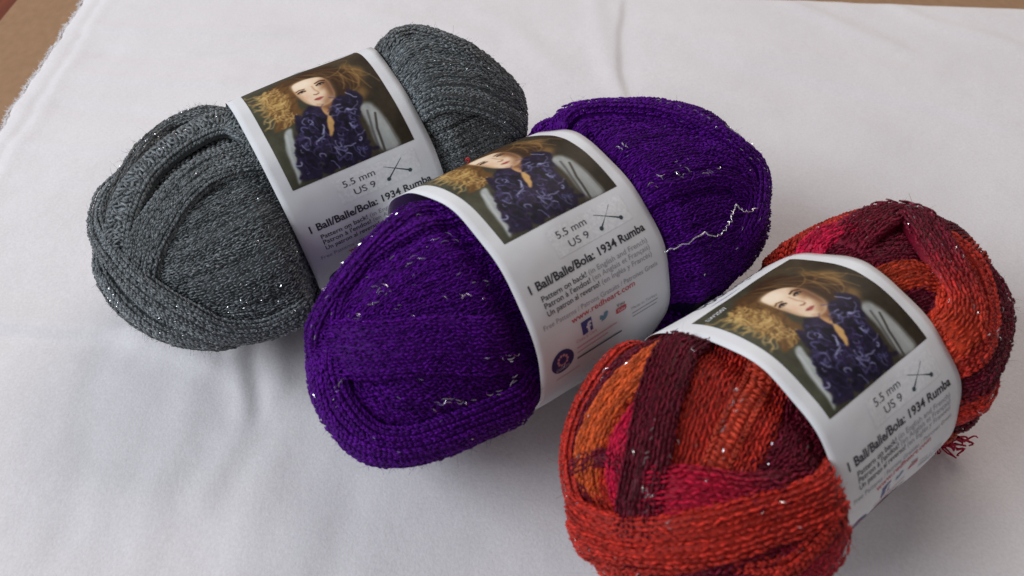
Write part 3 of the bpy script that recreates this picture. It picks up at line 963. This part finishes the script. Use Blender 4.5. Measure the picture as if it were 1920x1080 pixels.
def print_text(sk, parent, text, u0, u1, ph, cap, mat, bold=0.0, name='printed_text', ph1=None, off=0.00010):
    if (text, bold) not in _txt: _txt[(text, bold)] = text_mesh(text, bold)
    V, Fs = _txt[(text, bold)]
    x0, x1 = V[:, 0].min(), V[:, 0].max()
    q = (V[:, 0] - x0) / (x1 - x0)
    u = u0 + (u1 - u0) * q
    base = ph + ((ph1 - ph) * q if ph1 is not None else 0)
    arc = V[:, 1] / 0.73 * cap
    W_ = label_point(sk, u, base - arc / sk.Rw, off)
    return polys(name, sk.to_local(W_, False), Fs, mat, parent)

def print_shape(sk, parent, pts, mat, name, off=0.00010):
    """flat filled outline given in (u, ph)"""
    pts = np.array(pts)
    c = pts.mean(0)
    Q = np.concatenate([[c], pts])
    n = len(pts)
    F = np.array([(0, 1 + i, 1 + (i + 1) % n) for i in range(n)])
    return mesh_obj(name, sk.to_local(label_point(sk, Q[:, 0], Q[:, 1], off), False), F, mat, parent, False)

def ring_pts(u, ph, ru, n=40, rads=0.0446):
    t = np.linspace(0, 2 * np.pi, n, endpoint=False)
    return np.stack([u + ru * np.cos(t), ph + ru / rads * np.sin(t)], -1)

def line_pts(u0, p0, u1, p1, wd):
    d = np.array([u1 - u0, (p1 - p0) * 0.0446])
    nrm = np.array([-d[1], d[0]]) / np.hypot(*d) * wd
    return [(u0 + nrm[0], p0 + nrm[1] / 0.0446), (u1 + nrm[0], p1 + nrm[1] / 0.0446), (u1 - nrm[0], p1 - nrm[1] / 0.0446), (u0 - nrm[0], p0 - nrm[1] / 0.0446)]

def add_label(sk, top_print):
    nu, nph = 25, 180
    us = np.linspace(-LABEL_W, LABEL_W, nu)
    ph = np.linspace(-math.pi, math.pi, nph, endpoint=False)
    U, A = np.meshgrid(us, ph, indexing='ij')
    Vo = label_point(sk, U, A).reshape(-1, 3)
    Vi = label_point(sk, U, A, -0.00012).reshape(-1, 3)
    F = grid_faces(nu, nph, True)
    n0 = nu * nph
    k = np.arange(nph)
    k2 = (k + 1) % nph
    e1 = np.stack([k, k2, k2 + n0, k + n0], -1)
    b = (nu - 1) * nph
    e2 = np.stack([b + k2, b + k, b + k + n0, b + k2 + n0], -1)
    V = sk.to_local(np.concatenate([Vo, Vi]), True)
    lab = mesh_obj('paper_label', V, [F, F[:, ::-1] + n0, e1, e2], M_PAPER, sk.e)
    # photo
    U, A = np.meshgrid(np.linspace(-PHOTO_W, PHOTO_W, PNU), np.linspace(PH_T, PH_B, PNV), indexing='ij')
    Vp = label_point(sk, U, A, 0.00008).reshape(-1, 3)
    mesh_obj('printed_photo', sk.to_local(Vp, False), grid_faces(PNU, PNV), M_PHOTO, lab, True, PORTRAIT.reshape(-1, 3))
    T = lambda *a, **k: print_text(sk, lab, *a, **k)
    Sh = lambda pts, mat, name, off=0.00010: print_shape(sk, lab, pts, mat, name, off)
    # needle-size panel
    U, A = np.meshgrid(np.linspace(-0.0100, 0.0220, 14), np.linspace(0.556, 0.766, 24), indexing='ij')
    mesh_obj('printed_panel', sk.to_local(label_point(sk, U, A, 0.00005).reshape(-1, 3), False), grid_faces(14, 24), INK_LIGHT, lab)
    T('5.5 mm', -0.0071, 0.0053, 0.640, 0.0025, INK_DARK, 0.004)
    T('US 9', -0.0043, 0.0040, 0.732, 0.0025, INK_DARK, 0.004)
    for (a, b, c, d) in ((0.0164, 0.590, 0.0092, 0.720), (0.0090, 0.606, 0.0178, 0.718)):
        du, dp = (c - a), (d - b) * 0.0446
        ln = math.hypot(du, dp)
        nu_, np_ = -dp / ln, du / ln
        w0, w1 = 0.00008, 0.00030
        Sh([(a + nu_ * w0, b + np_ * w0 / 0.0446), (c + nu_ * w1, d + np_ * w1 / 0.0446), (c - nu_ * w1, d - np_ * w1 / 0.0446), (a - nu_ * w0, b - np_ * w0 / 0.0446)], INK_TEALD, 'printed_needle', 0.00012)
        Sh(ring_pts(c, d, 0.00075, 16), INK_TEALD, 'printed_needle_knob', 0.00014)
    T('1 Ball/Balle/Bola: 1934 Rumba', -0.0245, 0.0243, 0.884, 0.0029, INK_BLACK, 0.022)
    for b_, l_, ub, p in (('Pattern on back!', '(in English and French)', -0.0034, 0.970), ("Patron \u00e0 l'endos!", '(en Anglais et Fran\u00e7ais)', -0.0028, 1.024),
                          ('Un patron al reverso!', '(en Ingl\u00e9s y Franc\u00e9s)', 0.0000, 1.082)):
        T(b_, -0.0218, ub, p, 0.0019, INK_BLACK, 0.008)
        T(l_, ub + 0.0010, 0.0230, p, 0.0019, INK_GREY)
    T('Free Patterns / Patrons Gratuits / Patrones Gratis', -0.0247, 0.0245, 1.162, 0.0018, INK_GREY, ph1=1.176)
    T('www.redheart.com', -0.0144, 0.0134, 1.226, 0.0021, INK_RED, 0.010)
    # small emblems
    Sh([(-0.0112, 1.258), (-0.0066, 1.258), (-0.0066, 1.366), (-0.0112, 1.366)], INK_BLUE, 'printed_emblem')
    T('f', -0.0093, -0.0069, 1.366, 0.0038, INK_WHITE, 0.03, off=0.00014)
    Sh([(-0.0034, 1.330), (-0.0030, 1.296), (-0.0016, 1.312), (-0.0012, 1.290), (-0.0001, 1.286), (0.0005, 1.300), (0.0000, 1.330), (-0.0012, 1.350), (-0.0030, 1.352), (-0.0020, 1.340)], INK_TEAL, 'printed_emblem')
    T('You', 0.0042, 0.0078, 1.318, 0.0013, INK_DARK, 0.01)
    Sh([(0.0038, 1.334), (0.0044, 1.326), (0.0078, 1.326), (0.0084, 1.334), (0.0084, 1.366), (0.0078, 1.374), (0.0044, 1.374), (0.0038, 1.366)], INK_RED, 'printed_emblem')
    T('Tube', 0.0044, 0.0078, 1.364, 0.0012, INK_WHITE, off=0.00014)
    T('Made in Turkey', 0.0107, 0.0229, 1.420, 0.0012, INK_GREY, ph1=1.432)
    for q, (a, b) in enumerate(((0.0110, 0.0232), (0.0112, 0.0226))):
        Sh(line_pts(a, 1.456 + 0.034 * q, b, 1.462 + 0.034 * q, 0.00022), INK_GREY, 'printed_rule')
    T('Coats & Clark', -0.0142, -0.0050, 1.395, 0.0013, INK_PINK, ph1=1.408)
    for q in range(2): Sh(line_pts(-0.0142, 1.44 + 0.045 * q, 0.0040 - 0.004 * q, 1.452 + 0.045 * q, 0.00025), INK_PINK, 'printed_rule')
    Sh(line_pts(-0.0142, 1.545, 0.0064, 1.572, 0.00035), INK_DARK, 'printed_rule')
    Sh(line_pts(-0.0230, 1.648, -0.0125, 1.662, 0.0002), INK_PINK, 'printed_rule')
    # round emblem
    Sh(ring_pts(-0.0204, 1.480, 0.0046, 40), INK_NAVY, 'printed_emblem')
    for k in range(10):
        t = k / 10 * 2 * math.pi
        Sh(ring_pts(-0.0204 + 0.0019 * math.cos(t), 1.466 + 0.0019 / 0.0446 * math.sin(t), 0.00052, 8), INK_PINK, 'printed_dot', 0.00014)
    T('COATS', -0.0232, -0.0176, 1.556, 0.0013, INK_WHITE, off=0.00014)
    if top_print:
        T('LW2507', -0.0216, -0.0128, -0.650, 0.0019, INK_WHITE, 0.008, off=0.00014)
    # rule and heading above the photo, going over the top
    Sh(line_pts(-0.0290, -0.866, 0.0290, -0.866, 0.00022), INK_BLUE, 'printed_rule')
    T('boutique', -0.0120, 0.0195, -0.985, 0.0075, INK_BLACK, 0.008)
    return lab

# ------------------------------------------------------------------ the three skeins
BANDS = [
    ('GL', 'band', [(-968,87,237),(-901,229,370),(-785,317,531),(-598,364,714)], 22, 'fine', 0, 'g', 0.3),
    ('GL', 'band', [(-928,302,219),(-834,429,347),(-711,529,463),(-511,626,589)], 22, 'fine', 0.4, 'g', 0.3),
    ('GL', 'band', [(-919,356,168),(-799,551,240),(-662,685,305),(-517,774,366)], 22, 'fine', 0.2, 'g', 0.3),
    ('GL', 'band', [(-894,429,129),(-762,635,130),(-628,765,145),(-511,847,147)], 18, 'fine', 0, 'g', 0.3),
    ('GL', 'band', [(-808,584,75),(-716,696,52),(-616,787,35),(-536,843,44)], 13, 'fine', 0.5, 'g', 0.3),
    ('GL', 'band', [(-975,-77,209),(-933,-207,294),(-842,-367,395),(-673,-646,360),(-586,-362,725)], 12, 'fine', 0.3, 'gd', 0.2),
    ('GL', 'band', [(-919,302,252),(-894,244,376),(-842,193,504),(-762,182,622),(-568,289,771)], 13, 'chain', 2.0, 'g', 0.25),
    ('GL', 'band', [(-953,139,269),(-936,37,350),(-894,-77,442),(-813,-168,558),(-679,-206,705),(-543,44,839)], 11, 'ladder', 2.3, 'g', 0.9),
    ('GL', 'band', [(-962,-12,274),(-910,-215,354),(-795,-448,410),(-695,-481,534),(-561,-256,787)], 8, 'fine', 1.6, 'gd', 0.4),
    ('GL', 'band', [(-999,45,2),(-971,232,-49),(-907,409,-103),(-817,555,-158)], 12, 'fine', 0, 'gd', 0.2),
    ('GL', 'band', [(-984,114,138),(-953,290,87),(-897,441,26),(-834,552,-8)], 7, 'chain', 1.8, 'g', 0.5),
    ('GL', 'band', [(-955,-128,266),(-975,-22,222),(-955,199,218),(-901,397,177),(-834,539,119),(-771,635,43),(-684,729,0),(-574,819,18)], 8, 'chain', 2.6, 'gl', 0.6),
    ('GL', 'row', [(-684,-199,702),(-804,-180,567),(-869,-114,481),(-907,-75,415),(-933,24,358),(-941,70,331)], 3.0),
    ('GL', 'row', [(-960,114,257),(-916,315,248),(-880,437,187),(-830,543,128),(-752,657,59)], 3.3),
    ('GR', 'band', [(568,546,616),(679,500,538),(781,461,421),(846,441,300),(919,376,119)], 11, 'fine', 0, 'gd', 0.3),
    ('GR', 'band', [(555,650,519),(668,575,473),(771,495,400),(850,446,280)], 13, 'chain', 0.4, 'gd', 0.6),
    ('GR', 'band', [(574,715,399),(690,619,376),(799,518,304),(890,425,163)], 13, 'chain', 0.2, 'gd', 0.6),
    ('GR', 'band', [(604,735,308),(727,636,261),(817,537,211),(890,438,124)], 12, 'chain', 0.1, 'gd', 0.5),
    ('GR', 'band', [(574,18,819),(700,0,714),(804,67,591),(862,160,482),(910,215,354),(953,226,201)], 11, 'fine', 1.2, 'g', 0.4),
    ('GR', 'band', [(574,188,797),(700,180,691),(804,222,552),(869,276,411),(922,310,232)], 11, 'fine', 1.0, 'g', 0.5),
    ('GR', 'band', [(574,350,741),(706,322,631),(808,335,484),(862,353,364),(919,347,187)], 11, 'fine', 1.4, 'g', 0.5),
    ('GR', 'band', [(568,448,690),(668,433,606),(757,434,489),(817,437,376),(880,426,209)], 7, 'chain', 2.0, 'g', 0.4),
    ('GR', 'band', [(536,-63,842),(586,-109,803),(651,-124,749),(711,-110,694),(752,-39,658),(785,42,617),(830,120,545)], 6, 'chain', 2.6, 'gd', 0.2),
    ('PL', 'band', [(-622,-94,778),(-757,-145,637),(-858,-148,492),(-925,-131,357),(-962,-135,238)], 14, 'fine', 0, 'p', 0.2),
    ('PL', 'band', [(-628,156,763),(-771,62,633),(-858,19,514),(-916,3,401),(-955,-15,295)], 16, 'fine', 0.5, 'p', 0.3),
    ('PL', 'band', [(-610,365,703),(-757,261,599),(-846,180,502),(-907,109,407),(-951,51,306)], 18, 'fine', 0.3, 'p', 0.2),
    ('PL', 'band', [(-598,550,583),(-752,411,515),(-858,270,437),(-919,149,364)], 18, 'fine', 0.1, 'p', 0.2),
    ('PL', 'band', [(-586,735,341),(-742,539,398),(-825,399,399),(-901,261,348)], 20, 'fine', 0, 'p', 0.2),
    ('PL', 'band', [(-580,808,103),(-747,617,248),(-838,477,266),(-904,344,254)], 20, 'fine', 0, 'p', 0.2),
    ('PL', 'band', [(-517,797,-313),(-732,680,41),(-830,545,120),(-907,384,174),(-953,232,194)], 20, 'fine', -0.5, 'p', 0.2),
    ('PL', 'band', [(-975,187,121),(-946,297,130),(-919,377,113),(-869,490,66)], 16, 'fine', -0.8, 'p', 0.1),
    ('PL', 'band', [(-981,14,-193),(-953,196,-231),(-894,372,-250),(-795,539,-280),(-633,711,-304)], 12, 'fine', -0.2, 'p', 0.1),
    ('PL', 'band', [(-982,-17,186),(-964,81,254),(-933,187,307),(-890,284,356),(-825,399,399),(-747,526,407)], 16, 'fine', 1.8, 'p', 0.05),
    ('PL', 'band', [(-633,-132,762),(-737,-160,657),(-821,-176,543),(-880,-174,442),(-922,-136,362),(-946,-86,312)], 5, 'chain', 1.8, 'p', 0.2),
    ('PL', 'band', [(-574,-259,777),(-679,-284,677),(-813,-233,534),(-884,-184,431),(-931,-139,339),(-960,-110,258),(-973,-84,214)], 6, 'chain', 2.8, 'p', 1.0),
    ('PL', 'band', [(-981,99,166),(-978,171,119),(-962,266,67),(-939,344,34),(-901,434,32),(-850,524,55),(-767,638,72),(-633,768,92)], 7, 'chain', 2.0, 'p', 0.5),
    ('PL', 'band', [(-991,79,109),(-986,160,37),(-970,245,2),(-944,331,-12),(-910,414,-22),(-865,501,-15),(-804,595,4),(-711,703,0),(-610,792,-6)], 9, 'chain', 2.8, 'p', 0.35),
    ('PL', 'row', [(-662,28,749),(-737,35,675),(-799,36,600),(-865,52,498),(-887,38,460),(-910,59,410),(-936,34,351)], 0.9),
    ('PL', 'row', [(-622,356,698),(-722,342,602),(-776,331,536)], 0.5),
    ('PL', 'row', [(-838,434,331),(-776,526,347),(-722,605,337),(-673,666,321),(-598,725,342)], 0.3),
    ('PL', 'row', [(-890,427,157),(-830,531,173),(-716,679,160),(-651,720,240)], 0.3),
    ('PL', 'row', [(-971,151,184),(-981,160,109),(-981,186,53)], 2.5),
    ('PL', 'row', [(-604,-302,737),(-690,-334,643),(-804,-262,534),(-862,-247,443),(-916,-216,338),(-941,-199,274),(-960,-167,226)], 2.5),
    ('PR', 'band', [(549,-396,736),(695,-217,685),(808,-18,589),(865,165,473),(901,266,344)], 13, 'fine', 0, 'p', 0.25),
    ('PR', 'band', [(485,-13,875),(679,49,733),(804,128,581),(858,244,453),(887,331,322)], 13, 'fine', 0.3, 'p', 0.3),
    ('PR', 'band', [(504,255,825),(645,242,725),(781,246,574),(834,301,463),(858,374,352)], 11, 'fine', 0.9, 'p', 0.2),
    ('PR', 'band', [(561,535,631),(690,476,545),(785,447,428),(846,464,263)], 18, 'fine', 0, 'p', 0.1),
    ('PR', 'band', [(536,389,749),(668,377,642),(781,363,508),(830,386,404),(850,431,303)], 11, 'fine', 1.4, 'p', 0.25),
    ('PR', 'band', [(530,667,524),(668,586,460),(781,526,336),(846,496,195)], 18, 'fine', 0.2, 'p', 0.1),
    ('PR', 'band', [(511,775,373),(645,678,352),(781,571,254),(858,493,144)], 18, 'fine', 0.5, 'p', 0.15),
    ('PR', 'band', [(491,851,187),(598,768,230),(752,640,156),(846,526,87)], 18, 'fine', 0, 'p', 0.1),
    ('PR', 'band', [(830,276,486),(850,325,414),(850,394,350),(825,476,304),(790,544,282)], 5, 'chain', 1.8, 'p', 0.2),
    ('PR', 'band', [(425,-399,813),(568,-428,704),(679,-314,664),(762,-163,627),(825,-4,564),(850,121,513),(865,217,451),(876,283,390),(884,334,329),(862,413,295),(817,516,258)], 7, 'chain', 2.6, 'p', 0.8),
    ('PR', 'row', [(458,-27,888),(574,31,818),(622,53,781),(628,122,769)], 0.9),
    ('PR', 'row', [(586,357,727),(639,374,672),(732,375,569),(781,367,505),(804,374,462)], 1.9),
    ('PR', 'row', [(690,-334,643),(771,-178,611),(821,-21,570),(850,102,517),(873,178,454),(884,261,389),(890,304,338)], 3.2),
    ('PR', 'loose', [(555,687,469),(580,673,459),(622,630,465),(662,629,408),(700,604,380),(727,570,383),(742,548,386),(762,518,389),(776,499,386),(781,511,360),(799,507,324),(821,483,304),(834,463,301)]),
    ('RL', 'band', [(-628,-419,656),(-684,-523,508),(-767,-525,370),(-834,-490,254),(-897,-403,180),(-944,-310,116),(-978,-188,90),(-993,-77,92)], 9, 'fine', 1.0, 'rm', 0.3),
    ('RL', 'band', [(-968,-204,148),(-973,-118,198),(-976,-40,212),(-976,37,213)], 17, 'fine', 0.2, 'ro', 0.2),
    ('RL', 'band', [(-722,-444,532),(-813,-400,424),(-880,-341,331),(-925,-279,259),(-958,-208,199)], 10, 'strand', 1.9, 'oo', 0.2),
    ('RL', 'band', [(-747,-395,535),(-834,-321,449),(-894,-261,365),(-933,-213,289),(-955,-170,242)], 9, 'fine', 1.0, 'ro2', 0.2),
    ('RL', 'band', [(-858,-226,461),(-904,-186,386),(-931,-151,333),(-951,-96,295)], 7, 'fine', 1.9, 'rc', 0.1),
    ('RL', 'band', [(-962,-202,185),(-951,-161,265),(-948,-89,304)], 3.5, 'fine', 2.7, 'rm', 0.1),
    ('RL', 'band', [(-549,569,613),(-610,422,671),(-706,412,576),(-776,374,507),(-813,360,458)], 18, 'fine', 1.0, 'rm', 0.2),
    ('RL', 'band', [(-574,200,794),(-668,267,695),(-752,295,590),(-817,300,493),(-850,306,429)], 13, 'fine', 0.4, 'rm', 0.2),
    ('RL', 'band', [(-610,71,789),(-727,143,672),(-808,195,556),(-854,229,467),(-880,247,406)], 9, 'fine', 0.8, 'ro', 0.3),
    ('RL', 'band', [(-616,-288,733),(-747,-153,647),(-830,-46,556),(-880,35,474),(-910,83,406),(-928,121,353)], 18, 'strand', 0.9, 'ro', 0.3),
    ('RL', 'band', [(-592,-66,803),(-711,26,703),(-808,92,582),(-858,133,496),(-890,163,425),(-913,180,366)], 6, 'ladder', 1.6, 'ro3', 0.8),
    ('RL', 'band', [(-941,68,331),(-916,130,379),(-887,210,411),(-850,297,435),(-799,382,464)], 13, 'strand', 2.9, 'rcm', 0.15),
    ('RL', 'band', [(-679,-436,591),(-795,-288,535),(-865,-173,470),(-910,-77,407),(-939,-8,345),(-962,57,268),(-970,91,227)], 10.5, 'strand', 3.4, 'rm', 0.5),
    ('RL', 'band', [(-732,-629,263),(-838,-510,196),(-907,-398,139),(-948,-303,91),(-975,-209,78),(-993,-101,64),(-1000,-6,29),(-994,93,48)], 7, 'chain', 1.8, 'ro', 0.4),
    ('RL', 'band', [(-994,2,-105),(-981,159,110),(-931,293,220),(-873,391,293)], 16, 'strand', 0.6, 'ro', 0.3),
    ('RL', 'band', [(-907,341,248),(-858,411,308),(-817,456,353),(-752,521,403),(-656,600,457)], 14, 'fine', 2.2, 'rm', 0.2),
    ('RL', 'band', [(-850,454,267),(-808,514,287),(-752,558,351),(-673,601,430)], 5, 'chain', 3.0, 'ro', 0.2),
    ('RL', 'band', [(-790,556,258),(-737,618,275),(-684,657,316),(-645,667,372)], 13, 'fine', 2.4, 'rc2', 0.3),
    ('RL', 'band', [(-1000,-22,4),(-982,119,143),(-948,221,227),(-904,305,300),(-838,403,368),(-742,511,433),(-645,601,472)], 7, 'strand', 2.5, 'ro', 0.4),
    ('RL', 'band', [(-994,-28,109),(-976,91,196),(-944,189,272),(-901,276,336),(-838,368,403),(-771,453,447),(-673,550,495)], 11, 'strand', 3.9, 'ro', 0.3),
    ('RL', 'row', [(-880,-126,458),(-910,-59,410),(-928,-22,372),(-944,27,330),(-955,76,285)], 4.8),
    ('RL', 'row', [(-737,-30,675),(-771,10,636),(-825,88,558),(-858,137,495),(-887,156,435)], 3),
    ('RR', 'band', [(610,-456,648),(684,-266,679),(781,-112,615),(842,36,538)], 13, 'fine', 0.2, 'rm', 0.2),
    ('RR', 'band', [(580,127,805),(695,207,689),(757,284,589)], 14, 'fine', 0, 'rm', 0.15),
    ('RR', 'band', [(574,305,760),(673,316,669),(732,371,572)], 12, 'fine', 0, 'rm', 0.15),
    ('RR', 'band', [(536,-151,830),(668,-11,744),(747,109,656),(795,222,565)], 10, 'fine', 1.0, 'ro2', 0.25),
    ('RR', 'band', [(498,754,428),(604,690,398),(700,607,375),(795,502,342)], 14, 'fine', 0, 'rm', 0.2),
    ('RR', 'band', [(363,867,340),(561,785,262),(639,707,302),(711,631,310)], 11, 'chain', 0.8, 'ro', 0.3),
    ('RR', 'band', [(536,844,13),(580,806,121),(622,755,208)], 9, 'chain', 0.4, 'rc2', 0.2),
    ('RR', 'band', [(865,197,461),(865,295,405),(808,438,394),(706,576,412),(616,676,404),(536,763,361)], 10, 'fine', 1.6, 'rm', 0.3),
    ('RR', 'band', [(418,-735,534),(580,-605,545),(673,-457,582),(762,-332,556),(834,-240,497)], 9, 'fine', 2.2, 'rc', 0.35),
    ('RR', 'band', [(854,31,519),(850,163,501),(817,285,502),(752,415,512),(662,526,534),(574,629,525),(438,731,523)], 7, 'chain', 2.4, 'ro', 0.4),
    ('RR', 'band', [(776,190,601),(716,293,633),(639,409,651),(592,530,607),(574,629,525)], 11, 'chain', 1.8, 'ro4', 0.5),
    ('RR', 'band', [(762,-307,571),(838,-248,486),(850,-155,503),(817,-30,576),(785,97,611),(762,200,616),(727,303,617),(662,399,635),(592,493,638),(543,616,571),(425,716,554)], 12, 'strand', 3.3, 'rr', 0.8),
    ('RR', 'row', [(838,-290,462),(821,-184,540),(799,13,601),(781,98,617)], 4.3),
    ('RR', 'row', [(633,387,670),(561,446,697),(586,529,614),(549,621,559)], 4.2),
]
H2 = [[0.10175, 4.11204, 1.57424, 1.35163, 0.86662, 0.00157, -0.00195], [0.08596, 4.51329, 1.33104, 1.04649, 1.10925, 0.00102, 0.00093],
      [0.08612, 1.88052, 3.02464, 1.0299, 1.00514, 0.00638, -0.00877], [0.09873, 2.55851, 4.88743, 1.18133, 1.04991, 0.0036, 0.00409],
      [0.08428, 3.64512, 1.87878, 1.14226, 0.91728, 0.00376, -0.00041], [0.10291, 3.78889, 2.0393, 1.13028, 0.9979, -0.0073, 0.00281]]
SKEINS = [
    ('G', (-0.07156, 0.02539, 0.54775, 0.04411, 0.04189, 0.07638, 0.28851), 'charcoal grey glittery yarn skein in a white photo label, farthest back', 'gd'),
    ('P', (0.00384, -0.02823, 0.68838, 0.04482, 0.04363, -0.06194, -0.14038), 'dark purple yarn skein with silver glints between the grey and red skeins', 'p'),
    ('R', (0.08991, -0.07831, 0.65967, 0.04016, 0.04009, -0.05676, -0.02317), 'red, orange and maroon striped yarn skein nearest the camera', 'rm')]
KEEP = {}
TAIL = (0.1590, -0.0725, 0.0)
for i, (key, prm, label, basepal) in enumerate(SKEINS):
    body = Body(prm[3], prm[4], H2[2 * i], H2[2 * i + 1])
    sk = Skein(prm, body, 'yarn_skein', label)
    KEEP[key] = sk
    sk.gl = key
    # core
    nt_, np_ = 90, 120
    th = np.linspace(0.001, math.pi - 0.001, nt_)
    ph = np.linspace(0, 2 * math.pi, np_, endpoint=False)
    D = np.stack(np.broadcast_arrays(np.cos(th)[:, None], np.sin(th)[:, None] * np.sin(ph), np.sin(th)[:, None] * np.cos(ph)), -1).reshape(-1, 3)
    Pc = body.project(D)
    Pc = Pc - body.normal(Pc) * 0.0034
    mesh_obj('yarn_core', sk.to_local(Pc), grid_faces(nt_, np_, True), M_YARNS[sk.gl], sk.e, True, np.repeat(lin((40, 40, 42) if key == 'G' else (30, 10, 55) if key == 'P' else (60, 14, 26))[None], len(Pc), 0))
    # windings underneath, running end to end all the way round
    rngb = np.random.default_rng(90 + i)
    for k in range(9):
        ang = math.pi * k / 9 + rngb.normal(0, 0.05)
        tw = rngb.normal(0, 0.10)
        tl = np.linspace(0, 2 * math.pi, 15)[:-1] + 0.02
        dirs = [(1000 * math.cos(q), 1000 * math.sin(q) * math.sin(ang + tw * math.cos(q)), 1000 * math.sin(q) * math.cos(ang + tw * math.cos(q))) for q in tl]
        dirs.append(dirs[0])
        pal = basepal if key != 'R' else ['rm', 'ro', 'rc', 'ro', 'rm', 'ro2', 'ro', 'rm', 'rc'][k]
        add_band(sk, dirs, 17, 'fine', -0.9 - 0.15 * (k % 3), pal, 0, (0, 0), seed=300 + 20 * i + k, lod=1)
    # the windings on the outside
    cnt = 0
    for part, kind, dirs, *rest in BANDS:
        if part[0] != key: continue
        cnt += 1
        if kind == 'band':
            add_band(sk, dirs, *rest, seed=37 * i + cnt)
        elif kind == 'row':
            add_row(sk, dirs, rest[0] / 1000, cnt)
        else:
            P = body.project(catmull(body.project(np.array(dirs) / 1000.0), 6))
            P = P + body.normal(P) * (0.0022 + 0.0006 * np.abs(vnoise(np.stack([np.arange(len(P)) * 0.35, np.zeros(len(P))], -1), 3)))[:, None]
            P = P + 0.0004 * RNG.normal(size=P.shape)
            V, F = tube(P, 0.00022)
            tag(mesh_obj('loose_filament', sk.to_local(V, False), F, M_METAL, sk.e), 'loose crinkled silver thread')
    add_label(sk, key == 'R')
    finish_skein(sk, 60 + i)

# crimson frayed tail end of the red skein, on the cloth below its right end
sk = KEEP['R']
rg = np.random.default_rng(4)
tw0 = np.array(TAIL)
Vt, Ft, k0 = [], [], 0
for k in range(44):
    p = tw0 + np.array([rg.normal(0, 0.0035), rg.normal(0, 0.0022), 0.0035 + rg.random() * 0.004])
    d = np.array([0.8 + rg.normal(0, 0.3), -0.5 + rg.normal(0, 0.3), -0.15 + rg.normal(0, 0.25)])
    tt = np.linspace(0, 1, 9)[:, None]
    ln = rg.uniform(0.002, 0.0055)
    P = p + d * tt * ln + 0.0012 * np.sin(tt * rg.uniform(3, 8) + rg.random() * 6) * rg.normal(size=3)
    P[:, 2] = np.maximum(P[:, 2], 0.0006)
    V, F = tube(P, 0.00050 * (1 - 0.5 * tt[:, 0]), 5)
    Vt.append(V); Ft.append(F + k0); k0 += len(V)
Vt = (np.concatenate(Vt) - sk.base) @ sk.R
mesh_obj('yarn_tail', Vt, np.concatenate(Ft), M_YARNS[sk.gl], sk.e, True, np.repeat(lin((178, 26, 64))[None], len(Vt), 0))

# small red thread caught on the purple skein's label
sk = KEEP['P']
p0 = label_point(sk, np.array([-0.0045]), np.array([-0.55]), 0.0)[0] @ sk.M.T + sk.c
tl = np.linspace(0, 1, 16)
P = p0 + np.stack([0.0006 * np.sin(tl * 5), 0.0004 * np.cos(tl * 4) - 0.0004, 0.0030 * np.sin(tl * 2.6) + 0.0001], -1)
V, F = tube(P, 0.00024, 6)
tag(mesh_obj('red_thread', V, F, M_RED), 'tiny bright red thread loop standing on the top edge of the middle label', 'thread')
